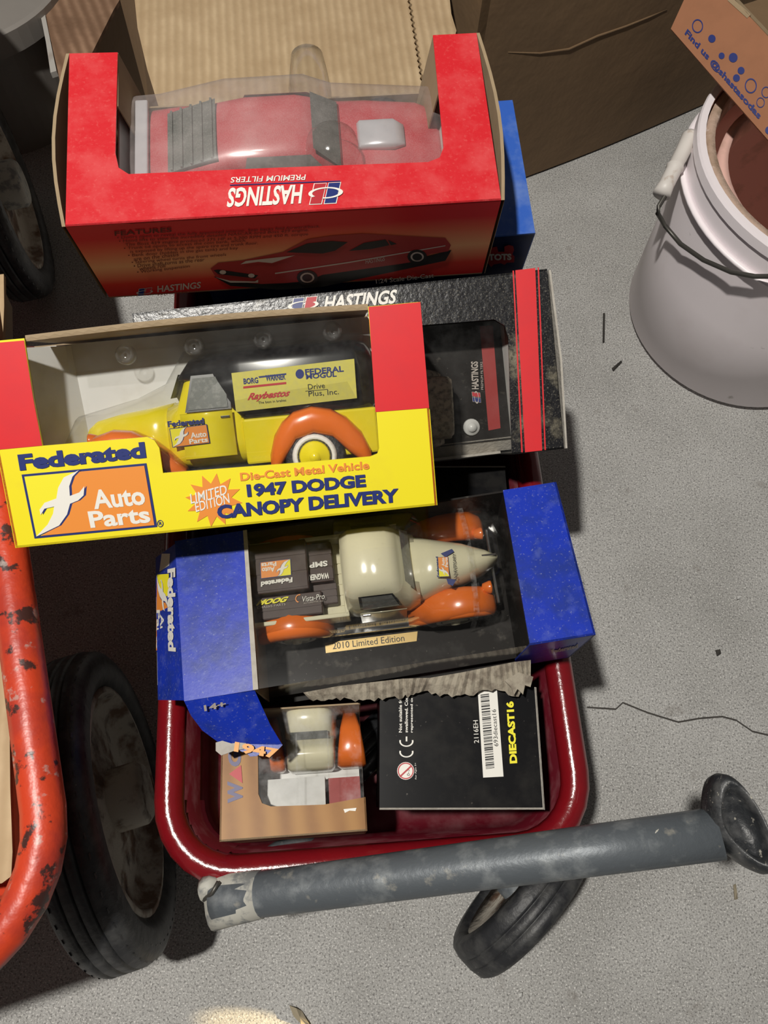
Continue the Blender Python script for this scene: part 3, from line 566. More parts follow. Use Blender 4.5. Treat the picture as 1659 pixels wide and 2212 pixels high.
# ================================================================= yellow window box with delivery truck
h = .085; hw, hd = .135, .0640
YB = thing('toy_car_box', 'yellow and red window box holding a yellow delivery truck, leaning on top', 'box', fit_matrix((-.1103, .2131, .3795), (32.3, -2.2, 11.1), h))
tp = top_plane(YB, h); inv = MW[YB].inverted()
w_ = local_pts(YB, [(53, 735), (72, 860), (92, 963), (318, 944), (334, 952), (344, 968), (352, 1022), (640, 1000), (800, 986), (815, 980), (819, 968), (795, 663)], tp)
pan = [(-hw, hd, h)] + [Vector((p.x, hd if i in (0, 11) else p.y, h)) for i, p in enumerate(w_)] + [(hw, hd, h), (hw, -hd, h), (-hw, -hd, h)]
slab('front_panel', pan, up, .0014, M['yellow'], YB)
slab('bottom_panel', [(-hw, -hd, 0), (hw, -hd, 0), (hw, -hd, h), (-hw, -hd, h)], (0, -1, 0), .0014, M['yellow'], YB)
slab('back_panel', [(-hw, -hd, .002), (hw, -hd, .002), (hw, hd, .002), (-hw, hd, .002)], up, .002, M['kraft'], YB)
for s in (-1, 1):
    slab('end_panel', [(s*hw, -hd, 0), (s*hw, hd, 0), (s*hw, hd, h), (s*hw, -hd, h)], (s, 0, 0), .0014, M['redflat'], YB)
    slab('end_print', [(s*(hw+.0003), -hd, 0), (s*(hw+.0003), -.002, 0), (s*(hw+.0003), -.002, h), (s*(hw+.0003), -hd, h)], (s, 0, 0), .0003, M['yellow'], YB)
# corrugated back board standing a little proud at the open top
nn = 60; xs = [w_[0].x+(w_[11].x-w_[0].x)*i/nn for i in range(nn+1)]; vv = []; ff = []
for i, x in enumerate(xs):
    wv = .0007*(1 if i % 2 else -1); b = .004*math.sin(math.pi*i/nn)
    for yy, zz in ((hd+.0018+b*.5, h-.002), (hd+wv+b*.5, h-.002+.0003), (hd-.0018+b*.5, h-.002)): vv.append((x, yy, zz))
    vv.append((x, hd-.001, .004))
for i in range(nn):
    a = i*4; c = a+4; ff += [(a, c, c+1, a+1), (a+1, c+1, c+2, a+2), (a+2, c+2, c+3, a+3)]
mk('corrugated_top_board', vv, ff, M['kraft'], YB)
zb = .036
slab('grey_backing', [(-hw+.004, -hd+.004, zb), (hw-.004, -hd+.004, zb), (hw-.004, hd-.003, zb), (-hw+.004, hd-.003, zb)], up, .001, M['whitetray'], YB)
slab('inner_left_wall', [(w_[2].x-.02, -hd+.004, h-.004), (w_[2].x-.026, hd-.004, h-.004), (w_[0].x+.010, hd-.004, zb), (w_[0].x+.014, -hd+.004, zb)], (1, 0, .5), .001, M['whitetray'], YB)
mk('window_film', [(w_[0].x-.003, -hd+.002, h-.0022), (w_[11].x+.003, -hd+.002, h-.0022), (w_[11].x+.003, hd-.001, h-.0022), (w_[0].x-.003, hd-.001, h-.0022)], [(0, 1, 2, 3)], FILM, YB)
poly(YB, 'red_print', [(-48, 744), (52, 735.5), (72, 860), (91.5, 962.5), (-10, 972)], tp, M['redflat'], .0003)
poly(YB, 'red_print', [(796, 663), (908, 652.5), (927, 881), (811, 890)], tp, M['redflat'], .0003)
text(YB, 'Federated', (44, 1017), (317, 989), (38, 982), tp, M['navy'], bold=.05)
federated(YB, (75, 1163), (340, 1138), (47, 1025), tp)
text(YB, 'R', (344, 1134), (350, 1133.5), (344, 1127), tp, M['navy'], bold=.02)
band(YB, 'registered_ring', (.5, .5), .55, .55, .2, (341, 1138), (353, 1137), (340, 1124), tp, M['navy'], .0006)
st = []
for i in range(24):
    r = 1.0 if i % 2 == 0 else .62; a = 2*math.pi*i/24+.1; st.append((462+62*r*math.cos(a), 1080+58*r*math.sin(a)))
poly(YB, 'starburst', st, tp, M['orangeprint'], .0004)
text(YB, 'LIMITED', (413, 1088), (491, 1067), (411, 1067), tp, M['white'], .0008, .01); text(YB, 'EDITION', (424, 1106), (497, 1086), (421, 1085), tp, M['white'], .0008, .01)
text(YB, 'Die-Cast Metal Vehicle', (520, 1039), (798, 1013), (518, 1021), tp, M['orangeprint'], bold=.03)
text(YB, '1947 DODGE', (535, 1074), (791, 1052), (532, 1046), tp, M['navy'], .0009, bold=.05)
text(YB, 'CANOPY DELIVERY', (471, 1121), (862, 1084), (468, 1091), tp, M['navy'], .0009, bold=.05)
zs = .066
sp_ = top_plane(YB, zs); pf, pr = [inv @ onplane(p, sp_) for p in ((158, 948), (822, 878))]
xx = Vector((pf.x-pr.x, 0, 0)); L = abs(pf.x-pr.x); wy = (inv @ onplane((668, 985), sp_)).y
cx_ = (pf.x+pr.x)/2; Rw = MW[YB].to_3x3()
yt = wy-.1*L
TM = M_from(MW[YB] @ Vector((cx_, yt, zs-.160*L)), Rw @ Vector((-1, 0, 0)), Rw @ Vector((0, 1, 0)), L)
YT = thing('model_truck', 'yellow die-cast delivery truck with black canopy and orange fenders inside yellow box', 'toy car', TM)
truck(YT, M['yenamel'], M['orange'], M['benamel'], 'canopy', M['yenamel'], '')
sgn = (MW[YB] @ Vector((cx_, 0, zs+.0042*1.0)), (Rw @ up).normalized())
poly(YT, 'side_sign', [(500, 806), (765, 775), (771, 860), (510, 890)], sgn, M['greenyel'], .0004)
q = lambda x, y: (x*.5726, 640+y*.5726)
text(YT, 'FEDERAL', q(1152, 297), q(1297, 284), q(1150, 275), sgn, M['navy'], .0007, .03); text(YT, 'MOGUL', q(1155, 313), q(1270, 303), q(1154, 294), sgn, M['navy'], .0007, .03)
poly(YT, 'printed_disc', [q(1131+16*math.cos(a*.393), 293+18*math.sin(a*.393)) for a in range(16)], sgn, M['navy'], .0006)
text(YT, 'BORG', q(920, 332), q(975, 327), q(918, 310), sgn, M['navy'], .0007, .03); text(YT, 'WARNER', q(1003, 320), q(1077, 314), q(1002, 297), sgn, M['navy'], .0007, .03)
poly(YT, 'printed_bar', [q(975, 302), q(1080, 290), q(1080, 296), q(978, 308)], sgn, M['navy'], .0006); poly(YT, 'printed_bar', [q(918, 340), q(1080, 323), q(1080, 331), q(918, 348)], sgn, M['redprint'], .0006)
text(YT, 'Raybestos', q(930, 400), q(1083, 385), q(935, 366), sgn, M['redprint'], .0007, .03, .08); text(YT, 'The best in brakes', q(975, 406), q(1080, 396), q(974, 397), sgn, M['blackprint'], .0007)
text(YT, 'Drive', q(1163, 352), q(1226, 346), q(1161, 332), sgn, M['blackprint'], .0007); text(YT, 'Plus, Inc.', q(1165, 381), q(1279, 372), q(1163, 358), sgn, M['blackprint'], .0007)
poly(YT, 'printed_line', [q(1152, 357), q(1236, 350), q(1236, 352), q(1152, 359)], sgn, M['blackprint'], .0006)
dpl = (MW[YB] @ Vector((0, 0, zs+.0012)), sgn[1])
text(YT, 'Federated', (364, 923), (442, 915), (362, 910), dpl, M['navy'], .0009, .05); federated(YT, (373, 967), (454, 957), (366, 926), dpl, .0005)
# clear blister: flange with four studs along the top, dome over the truck
for p in ((268, 766), (417, 747), (567, 732), (717, 715)):
    s_ = inv @ onplane(p, top_plane(YB, .064))
    st_ = lathe_open('blister_stud', [(.0065, 0), (.0062, .005), (.005, .0065), (.0042, .0065), (.0036, .003), (.001, .003)], film('stud_plastic', .10, (.95, .95, .95), .05) if p[0] == 268 else bpy.data.materials['stud_plastic'], YB, Matrix.Translation((s_.x, min(s_.y, hd-.009), .058)), 20)
mk('blister_flange', [(w_[0].x+.014, hd-.022, .058), (w_[11].x-.004, hd-.022, .058), (w_[11].x-.004, hd-.004, .058), (w_[0].x+.014, hd-.004, .058)], [(0, 1, 2, 3)], CLEAR, YB)
ib = inv @ MW[YT]
dm = loft('blister', [(.56, .17, .03, .20, 3, .05), (.50, .19, .02, .30, 3, .05), (.30, .19, .02, .34, 3, .05), (.20, .19, .02, .38, 3, .05), (.13, .19, .02, .48, 3, .05), (-.40, .19, .02, .49, 4, .04), (-.50, .18, .02, .48, 4, .04), (-.53, .16, .05, .40, 3, .05)], CLEAR, None)
dm.parent = YB; dm.matrix_basis = ib
# ================================================================= blue window box with cream truck
h = .09; hw, hd = .140, .0570
UB = thing('toy_car_box', 'torn blue window box holding a cream truck, lying across the wagon', 'box', fit_matrix((.0012, .1445, .2936), (.2, -3.6, 13.8), h))
tp = top_plane(UB, h); inv = MW[UB].inverted(); fp = y_plane(UB, -hd)
a_ = local_pts(UB, [(527, 1150), (548, 1486), (1084, 1048), (1146, 1398)], tp); lx0, lx1, rx0, rx1 = [p.x for p in a_]
slab('left_band', [(-hw, hd, h), (lx0, hd, h), (lx1, -hd, h), (-hw, -hd, h)], up, .0014, M['blue'], UB)
slab('right_band', [(rx0, hd, h), (hw, hd, h), (hw, -hd, h), (rx1, -hd, h)], up, .0014, M['blue'], UB)
slab('right_front_band', [(rx1, -hd, h), (hw, -hd, h), (hw, -hd, 0), (rx1+.004, -hd, 0), (rx1-.002, -hd, .03)], (0, -1, 0), .0014, M['blue'], UB)
slab('left_front_band', [(-hw, -hd, h-.002), (lx1-.01, -hd, h-.002), (lx1-.022, -hd, .03), (-hw, -hd, .02)], (0, -1, 0), .0014, M['blue'], UB)
slab('back_panel', [(-hw, hd, 0), (-hw, hd, h-.001), (hw, hd, h-.001), (hw, hd, 0)], (0, 1, 0), .0014, M['blackin'], UB)
slab('bottom_panel', [(-hw, -hd, .002), (hw, -hd, .002), (hw, hd, .002), (-hw, hd, .002)], up, .002, M['blackin'], UB)
slab('right_end_panel', [(hw, -hd, 0), (hw, -hd, h), (hw, hd, h), (hw, hd, 0)], (1, 0, 0), .0014, M['blue'], UB)
slab('platform', [(-hw+.003, -hd+.004, .016), (hw-.003, -hd+.004, .016), (hw-.003, hd-.003, .016), (-hw+.003, hd-.003, .016)], up, .003, M['blackin'], UB)
for x0, x1, s in ((lx0, lx1, 1), (rx0, rx1, -1)):
    slab('window_return', [(x0, hd-.001, h-.0014), (x1, -hd+.001, h-.0014), (x1-s*.002, -hd+.001, .016), (x0-s*.002, hd-.001, .016)], (s, 0, 0), .001, M['kraft'] if s > 0 else M['blackin'], UB)
slab('cut_edge', [(lx0-.0005, hd, h+.0004), (lx0+.0022, hd, h+.0004), (lx1+.0030, -hd, h+.0004), (lx1-.0005, -hd, h+.0004)], up, .001, M['greycard'], UB)
mk('window_film', [(lx0, hd-.001, h-.0015), (rx0, hd-.001, h-.0015), (rx1, -hd+.0005, h-.0015), (lx1, -hd+.0005, h-.0015), (lx1, -hd+.0005, .02), (rx1, -hd+.0005, .02)], [(0, 1, 2, 3), (3, 2, 5, 4)], film('scuffed_film', .016, (.8, .78, .74), .1, .5, .8), UB)
# end flap leaning out on the left, with the emblem on it
fa, fb = onplane((379, 1174), tp), onplane((397, 1513), tp); fc, fd = P((341, 1512), .238), P((336, 1205), .238)
nrm = (fb-fa).cross(fd-fa).normalized(); nrm = nrm if nrm.z > 0 else -nrm
slab('left_end_flap', [fa, fb, fc, fd], nrm, .0016, M['blue'], UB, world=True); fpl = (fa.copy(), nrm)
poly(UB, 'flap_panel', [(350, 1196), (368, 1196), (360, 1330), (346, 1480), (341, 1480), (338, 1290)], fpl, M['white'], .0003)
federated(UB, (341, 1238), (339, 1408), (368, 1236), fpl, .0006)
text(UB, 'Federated', (365, 1230), (366, 1406), (382, 1226), fpl, M['white'], .0012, .05)
# torn front flap hanging over the wood-print box
ch = [((397, 1513, 0), (547, 1484, 0)), ((412, 1545, .010), (563, 1520, .011)), ((437, 1578, .020), (584, 1566, .022)), ((475, 1606, .030), (610, 1609, .032))]
zt = lambda p: onplane(p[:2], tp).z
vv = [P(p[:2], (zt((397, 1513)) if k == 0 else zt((547, 1484)))-p[2]) for row in ch for k, p in enumerate(row)]
mid = []
for i in range(4):
    a, b = vv[2*i], vv[2*i+1]
    for k in range(7): mid.append(a.lerp(b, k/6)+Vector((0, 0, .003*math.sin(math.pi*k/6)*(i > 0))))
FLP = mk('torn_front_flap', mid, [(r*7+k, r*7+k+1, r*7+7+k+1, r*7+7+k) for r in range(3) for k in range(6)], M['blue'], UB, world=True, smooth=True)
tz = mid[24].z+.001
rag = []
for i in range(15):
    t = i/14; rag.append((475+135*t+random.uniform(-4, 4), 1604+8*t+math.sin(t*3.1)*22+random.uniform(-5, 5)))
top_r = [(475+135*(1-i/14), 1602+6*(1-i/14)) for i in range(15)]
slab('torn_flap_end', [P(p, tz-.003) for p in top_r+rag], (0, 0, 1), .0012, M['blue'], FLP, world=True)
slab('torn_paper_edge', [P(p, tz-.0008) for p in ((466, 1604), (480, 1600), (500, 1606), (530, 1602), (534, 1616), (505, 1622), (478, 1632), (466, 1622))], (0, 0, 1), .0012, M['greycard'], FLP, world=True)
pf_ = (P((520, 1625), tz-.001), Vector((0, 0, 1)))
text(UB, '1947', (505, 1624), (600, 1640), (508, 1602), pf_, M['oprint'], .0008, .05)
fpl2 = (mid[8].copy()+Vector((0, 0, .004)), (mid[1]-mid[0]).cross(mid[7]-mid[0]).normalized()); fpl2 = (fpl2[0], fpl2[1] if fpl2[1].z > 0 else -fpl2[1])
text(UB, '14+', (442, 1534), (489, 1524), (440, 1521), fpl2, M['tinygrey'], .0012, .03)
text(UB, 'Federated', (1192, 1410), (1248, 1398), (1190, 1402), fp, M['tinygrey'], .0006, .03)
# torn corrugated liner along the lower front edge
up_c = [(655, 1496), (730, 1482), (800, 1474), (870, 1466), (930, 1464), (1000, 1452), (1060, 1440), (1110, 1430), (1152, 1425)]
lo_c = [(668, 1512), (735, 1512), (800, 1514), (870, 1508), (915, 1496), (985, 1508), (1062, 1492), (1120, 1504), (1150, 1468)]
vv = []; ff = []; K_ = 8
for i in range(len(up_c)-1):
    for k in range(K_):
        t = k/K_
        u = [up_c[i][j]+(up_c[i+1][j]-up_c[i][j])*t for j in (0, 1)]; l = [lo_c[i][j]+(lo_c[i+1][j]-lo_c[i][j])*t for j in (0, 1)]
        l[1] += random.uniform(-6, 3); w = random.uniform(.0002, .0011)*(1 if k % 2 else -1); vv += [P(u, .252+w), P(((u[0]+l[0])/2, (u[1]+l[1])/2), .250+w*1.3), P(l, .246+w)]
n_ = len(vv)//3
for i in range(n_-1):
    a, b = 3*i, 3*i+3; ff += [(a, b, b+1, a+1), (a+1, b+1, b+2, a+2)]
mk('torn_corrugated_liner', vv, ff, M['liner'], UB, world=True)
slab('torn_tuft', [P(p, .256) for p in ((1090, 1470), (1120, 1452), (1152, 1462), (1146, 1484), (1134, 1480), (1130, 1500), (1118, 1488), (1110, 1502), (1104, 1484))], (0, 0, 1), .001, M['liner'], UB, world=True)
# cream truck on the platform
pp = top_plane(UB, .050); pn, pr = [inv @ onplane(p, pp) for p in ((1066, 1215), (497, 1283))]
L = math.hypot(pn.x-pr.x, pn.y-pr.y); Ru = MW[UB].to_3x3()
TM = M_from(MW[UB] @ Vector(((pn.x+pr.x)/2, (pn.y+pr.y)/2, .0165)), Ru @ Vector((pn.x-pr.x, pn.y-pr.y, 0)), Ru @ up, L)
CTR = thing('model_truck', 'cream die-cast pickup with orange fenders and dark brown load inside blue box', 'toy car', TM)
truck(CTR, M['cream'], M['orange'], M['cream'], 'bed', M['cream'], '')
for c_, s_ in (((-.315, .045, .235), (.25, .19, .115)), ((-.150, .055, .215), (.10, .15, .075)), ((-.30, -.095, .215), (.30, .085, .075)), ((-.14, -.06, .200), (.09, .08, .05))):
    ld = box('load_crate', c_, s_, M['brownload'], CTR, bev=.004)
    for k in range(3): box('crate_batten', (c_[0], c_[1]-s_[1]*.32+k*s_[1]*.32, c_[2]+s_[2]/2+.001), (s_[0]*.97, s_[1]*.26, .005), M['brownload'], ld)
zc = TM.to_scale()[0]
cp = (MW[CTR] @ Vector((0, 0, .2985)), (Ru @ up).normalized())
federated(CTR, (628, 1207), (562, 1215), (630, 1243), cp, .0002); text(CTR, 'Federated', (632, 1247), (564, 1257), (632, 1258), cp, M['white'], .0006, .05)
cp2 = (MW[CTR] @ Vector((0, 0, .2585)), cp[1])
text(CTR, 'SMP', (707, 1211), (668, 1216), (708, 1223), cp2, M['white'], .0006, .04); text(CTR, 'WAGNER', (711, 1237), (668, 1242), (711, 1250), cp2, M['white'], .0006, .04)
text(CTR, 'MOOG', (553, 1309), (616, 1301), (556, 1297), cp2, M['yprint'], .0006, .05, .1); text(CTR, 'CHASSIS PARTS', (556, 1316), (617, 1308), (556, 1311), cp2, M['tinygrey'], .0006)
text(CTR, 'Vista-Pro', (652, 1301), (701, 1294), (653, 1289), cp2, M['white'], .0006); text(CTR, 'AUTOMOTIVE, LLC', (656, 1306), (699, 1300), (656, 1302), cp2, M['tinygrey'], .0006)
band(CTR, 'printed_crescent', (.5, .5), .5, .5, .25, (638, 1303), (655, 1301), (638, 1285), cp2, M['orangeprint'], .0006, 70, 260)
hp = (MW[CTR] @ Vector((.30, 0, .302)), cp[1])
federated(CTR, (971, 1246), (968, 1203), (948, 1247), hp, .0004); text(CTR, 'Federated', (949, 1247), (946, 1203), (944, 1247), hp, M['navy'], .0008, .03)
for pts in ([(952, 1196), (976, 1186), (981, 1192), (962, 1204)], [(964, 1250), (986, 1252), (978, 1266), (968, 1262)]): poly(CTR, 'printed_ribbon', pts, hp, M['navy'], .0005)
text(CTR, 'ANNIVERSARY', (988, 1256), (984, 1196), (981, 1256), hp, M['blackprint'], .0008)
gp = top_plane(UB, .0165)
gl_ = [(702, 1389), (902, 1364), (900, 1385), (704, 1411)]
poly(UB, 'brass_label', gl_, gp, M['gold'], .0004)
text(UB, '2010 Limited Edition', (719, 1403), (874, 1385), (718, 1389), gp, M['blackprint'], .0008)
dm = loft('blister', [(.54, .06, .05, .30, 3, .05), (.49, .20, .0, .33, 3, .05), (.24, .215, .0, .36, 3, .05), (.19, .19, .0, .47, 3.5, .1), (-.07, .19, .0, .485, 3.5, .1), (-.09, .19, 0, .33, 4, .04), (-.49, .19, 0, .33, 4, .04)], CLEAR, None)
dm.parent = UB; dm.matrix_basis = inv @ MW[CTR]
o = mk('blister_ridge', [(x, y, z) for x in (.385, .405) for y, z in ((-.22, .02), (-.205, .26), (-.10, .325), (0, .34), (.10, .325), (.205, .26), (.22, .02))], [(i, i+1, i+8, i+7) for i in range(6)], bpy.data.materials['stud_plastic'], None)
o.parent = UB; o.matrix_basis = inv @ MW[CTR]
# ================================================================= plain black carton below
o = thing('black_carton', 'plain black carton lying beneath the blue and black window boxes', 'carton', Matrix.Translation((.018, .205, .1215)) @ Matrix.Rotation(math.radians(6), 4, 'Z'))
box('carton_body', (0, 0, .0365), (.19, .158, .073), M['blackclean'], o, bev=.001)
box('lid_flap', (0, 0, .0736), (.189, .157, .0012), M['blackclean'], o); box('worn_edge', (0, .079, .0738), (.19, .0012, .0012), M['greycard'], o)
# ================================================================= black box with barcode
h = .114; DB = thing('toy_car_box', 'black carton with white barcode label and yellow lettering, standing in the wagon', 'box', fit_matrix((.0700, .0478, .2363), (.4, -.1, 5.0), h))
hw, hd = .0578, .0420; tp = top_plane(DB, h)
box('carton_body', (0, 0, h/2-.001), (2*hw-.001, 2*hd-.001, h-.002), M['blackclean'], DB)
slab('top_panel', [(-hw, hd, h), (hw, hd, h), (hw, -hd, h), (-hw, -hd, h)], up, .0012, M['blackclean'], DB)
slab('worn_right_edge', [(hw-.0002, -hd, h+.0003), (hw+.0012, -hd-.001, h-.001), (hw+.0014, hd, h-.001), (hw, hd, h+.0003)], (1, 0, 1), .0006, M['greycard'], DB)
slab('worn_front_edge', [(-hw, -hd+.0002, h+.0003), (hw, -hd+.0002, h+.0003), (hw+.001, -hd-.0008, h-.0008), (-hw, -hd-.0008, h-.0008)], (0, -1, 1), .0006, M['greycard'], DB)
q = lambda x, y: (330+x*.5787, 1450+y*.5787)
lab = [q(1213, 75), q(1284, 62), q(1309, 393), q(1233, 397)]
poly(DB, 'barcode_label', lab, tp, M['white'], .0003)
y = 75
L0, L1 = lambda t: (1222+22*t, 82+300*t), lambda t: (1254+22*t, 78+300*t)
t = .02
while t < .94:
    w = random.choice((.006, .006, .012, .018)); a, b, c, d_ = L0(t), L1(t), L1(t+w), L0(t+w)
    poly(DB, 'barcode_bar', [q(*a), q(*b), q(*c), q(*d_)], tp, M['blackprint'], .0006); t += w+random.choice((.006, .01, .016))
text(DB, '693diecast16', q(1289, 280), q(1280, 142), q(1273, 281), tp, M['blackprint'], .0008)
text(DB, '2116EH', q(1217, 268), q(1213, 183), q(1199, 269), tp, M['white'], .0008)
text(DB, 'DIECAST16', q(1360, 343), q(1346, 112), q(1331, 345), tp, M['yprint'], .0008, .05)
for s, x in (('Not suitable for', 918), ('swallowed. Con', 940), ('represented on', 961)): text(DB, s, q(x+12, 229), q(x+12, 95), q(x, 229), tp, M['white'], .0008, .02)
for cy in (302, 262): band(DB, 'certification_mark', (.5, .5), .5, .5, .22, q(973, cy+20), q(973, cy-20), q(920, cy+20), tp, M['white'], .0006, 75, 285)
poly(DB, 'certification_bar', [q(944, 262), q(944, 244), q(950, 244), q(950, 262)], tp, M['white'], .0007)
poly(DB, 'age_disc', [q(944+32*math.cos(a*.262), 372+33*math.sin(a*.262)) for a in range(24)], tp, M['white'], .0004)
band(DB, 'age_ring', (.5, .5), .5, .5, .14, q(914, 403), q(974, 403), q(914, 341), tp, M['redprint'], .0007)
poly(DB, 'age_slash', [q(920, 392), q(924, 396), q(968, 354), q(964, 350)], tp, M['redprint'], .0009)
text(DB, '0-3', q(960, 390), q(957, 366), q(949, 391), tp, M['blackprint'], .0007); text(DB, 'For Ages 3+', q(986, 403), q(984, 342), q(979, 403), tp, M['white'], .0008)
# ================================================================= wood-print box with another truck
h = .104; WB = thing('toy_car_box', 'wood-print window box with a cream and orange truck, at the wagon front', 'box', fit_matrix((-.0480, .0215, .2316), (-2.7, .3, 8.8), h))
hw, hd = .0509, .0440; tp = top_plane(WB, h); inv = MW[WB].inverted()
w_ = local_pts(WB, [(556, 1520), (558, 1715), (566, 1735), (585, 1742), (700, 1738), (786, 1722)], tp)
pan = [(-hw, hd, h), Vector((w_[0].x, hd, h))] + [Vector((min(p.x, hw), p.y, h)) for p in w_[1:5]] + [Vector((hw, w_[5].y, h)), (hw, -hd, h), (-hw, -hd, h)]
slab('top_panel', pan, up, .0012, M['wood'], WB)
slab('front_panel', [(-hw, -hd, h), (hw, -hd, h), (hw, -hd, 0), (-hw, -hd, 0)], (0, -1, 0), .0012, M['kraft'], WB)
slab('left_panel', [(-hw, -hd, h), (-hw, hd, h), (-hw, hd, 0), (-hw, -hd, 0)], (-1, 0, 0), .0012, M['wood'], WB)
slab('back_panel', [(-hw, hd, h), (hw, hd, h), (hw, hd, 0), (-hw, hd, 0)], (0, 1, 0), .0012, M['kraft'], WB)
slab('bottom_panel', [(-hw, -hd, .002), (hw, -hd, .002), (hw, hd, .002), (-hw, hd, .002)], up, .002, M['kraft'], WB)
slab('right_panel', [(hw, -hd, h), (hw, w_[5].y, h), (hw, w_[5].y, .03), (hw, hd, .03), (hw, hd, 0), (hw, -hd, 0)], (1, 0, 0), .0012, M['wood'], WB)
mk('window_film', [(w_[0].x, hd-.001, h-.0012), (w_[1].x, w_[4].y-.003, h-.0012), (hw-.001, w_[4].y-.003, h-.0012), (hw-.001, hd-.001, h-.0012), (hw-.001, w_[4].y-.003, .03), (hw-.001, hd-.001, .03)], [(0, 1, 2, 3), (3, 2, 4, 5)], film('wrinkled_film', .10, (.85, .85, .85), .1, .45, .7), WB)
slab('inner_tray', [(-hw+.004, -hd+.004, .05), (hw-.003, -hd+.004, .05), (hw-.003, hd-.003, .05), (-hw+.004, hd-.003, .05)], up, .0015, M['whitetray'], WB)
slab('inner_tray_step', [(w_[0].x, -hd+.012, .085), (.022, -hd+.012, .085), (.022, -hd+.040, .082), (w_[0].x, -hd+.040, .082)], up, .03, M['whitetray'], WB)
slab('inner_red_print', [(.024, -hd+.013, .074), (hw-.003, -hd+.013, .074), (hw-.003, -hd+.039, .072), (.024, -hd+.039, .072)], up, .02, M['dullred'], WB)
M['lilac'] = mat('faded_blue_print', (.10, .09, .19), .5)
text(WB, 'W', (525, 1735), (524, 1688), (492, 1735), tp, M['lilac'], .0005, .05); text(WB, 'G', (522, 1656), (520, 1622), (494, 1656), tp, M['lilac'], .0005, .05)
poly(WB, 'printed_triangle', [(495, 1672), (524, 1692), (521, 1653)], tp, M['redprint'], .0007)
for pts in ([(638, 1585), (642, 1585), (646, 1736), (641, 1737)], [(600, 1668), (782, 1657), (782, 1661), (600, 1672)], [(706, 1580), (709, 1580), (714, 1730), (710, 1731)]): poly(WB, 'film_fold', pts, top_plane(WB, h-.0012), bpy.data.materials['stud_plastic'], .0006)
poly(WB, 'scuff', [(742, 1748), (770, 1745), (768, 1752), (755, 1751), (745, 1756)], tp, M['white'], .0005)
pn = inv @ onplane((672, 1664), top_plane(WB, .078)); L = .128
WM = MW[WB] @ Matrix.Translation((pn.x, pn.y+L*.165, .0515)) @ Matrix.Rotation(-math.pi/2, 4, 'Z') @ Matrix.Diagonal((L*.33, L*1.02, L*.9, 1))
WT = thing('model_truck', 'cream die-cast truck cab with orange fenders inside wood-print box', 'toy car', WM)
WM2 = Matrix.Diagonal((1, 1, 1, 1))
loft('hood', [(.50, .12, .02, .20, 5, .05), (.46, .140, .02, .27, 6, .04), (-.05, .150, .02, .30, 6, .04)], M['cream'], WT)
loft('cab', [(.0, .155, .02, .31, 3.4, .1), (-.12, .165, .02, .40, 3.6, .2), (-.45, .165, .02, .42, 3.6, .2), (-.55, .155, .02, .40, 3.4, .2)], M['cream'], WT)
mk('windscreen', [(-.012, -.11, .32), (-.012, .11, .32), (-.115, .105, .40), (-.115, -.105, .40)], [(0, 1, 2, 3)], M['louver'], WT, M=Matrix.Translation((.012, 0, .003)))
for y in (-1, 1):
    loft('front_fender', [(.47, .065, .02, .12, 4, 0), (.44, .085, .02, .20, 5, 0), (.20, .080, .02, .235, 5, 0), (-.2, .062, .02, .23, 5, 0), (-.50, .040, .02, .14, 4, 0)], M['orange'], WT, None, 16, y*.235)
lathe('wheel', [(0, 0), (.09, 0), (.09, .04), (0, .04)], M['rubber'], WT, Matrix.Translation((.1, .30, .08)) @ Matrix.Rotation(math.pi/2, 4, 'X'), 20)
gi = P((803, 1637), .15)
tag(lathe('bottle_cap', [(.0, 0), (.010, 0), (.0105, .012), (.009, .014), (.006, .012), (0, .012)], mat('pale_green_plastic', (.40, .42, .30), .4, patches=[((.2, .25, .08), 160, .45, .6, .8)]), None, Matrix.Translation((gi.x, gi.y, .1215)), 20), 'small pale green cap in the gap between wood-print and barcode boxes', 'cap')
# ================================================================= cartons behind
TC = thing('cardboard_carton', 'lit tan corrugated carton with a perforated strip, behind the red box', 'carton', Matrix.Translation((-.13, .8, 0)))
z = .26
def jag(a, b, n, amp): return [(a[0]+(b[0]-a[0])*i/n+(amp if i % 2 else -amp), a[1]+(b[1]-a[1])*i/n) for i in range(n+1)]
pf1 = jag((913, 196), (872, -60), 40, 2.2)
lid = [(285, -60), (297, 60), (318, 150), (345, 238), (620, 258), (912, 240)]
slab('lid_panel', [P(p, z) for p in lid+pf1], (0, 0, 1), .006, M['tan'], TC, world=True)
slab('tear_strip', [P((p[0]+5, p[1]), z-.0005) for p in reversed(pf1)] + [P(p, z-.0005) for p in ((935, 190), (962, 150), (986, 66), (975, 30), (965, -60))], (0, 0, 1), .006, M['tan'], TC, world=True)
q0, q1, q2, q3 = P((292, -40), z-.008), P((348, 232), z-.008), P((905, 225), z-.008), P((960, -40), z-.008)
vv = [q0, q1, q2, q3] + [Vector((p.x, p.y, 0)) for p in (q0, q1, q2, q3)]
mk('carton_body', vv, [(0, 1, 2, 3), (0, 1, 5, 4), (1, 2, 6, 5), (2, 3, 7, 6), (3, 0, 4, 7), (4, 5, 6, 7)], M['browncarton'], TC, world=True)
mk('side_flap', [P((288, -60), z-.004), P((343, 235), z-.004), P((325, 250), z-.075), P((254, -20), z-.075)], [(0, 1, 2, 3)], M['browncarton'], TC, world=True)
BC = thing('cardboard_carton', 'big dark brown creased carton standing on the floor behind the white bucket', 'carton', Matrix.Translation((.28, 1.05, 0)))
c0, c1 = P((987, 440), 0), P((1535, 222), 0)
dv = (c1-c0).normalized(); bk = Vector((-dv.y, dv.x, 0)); hh = .42
vv = []; NX, NZ = 16, 8
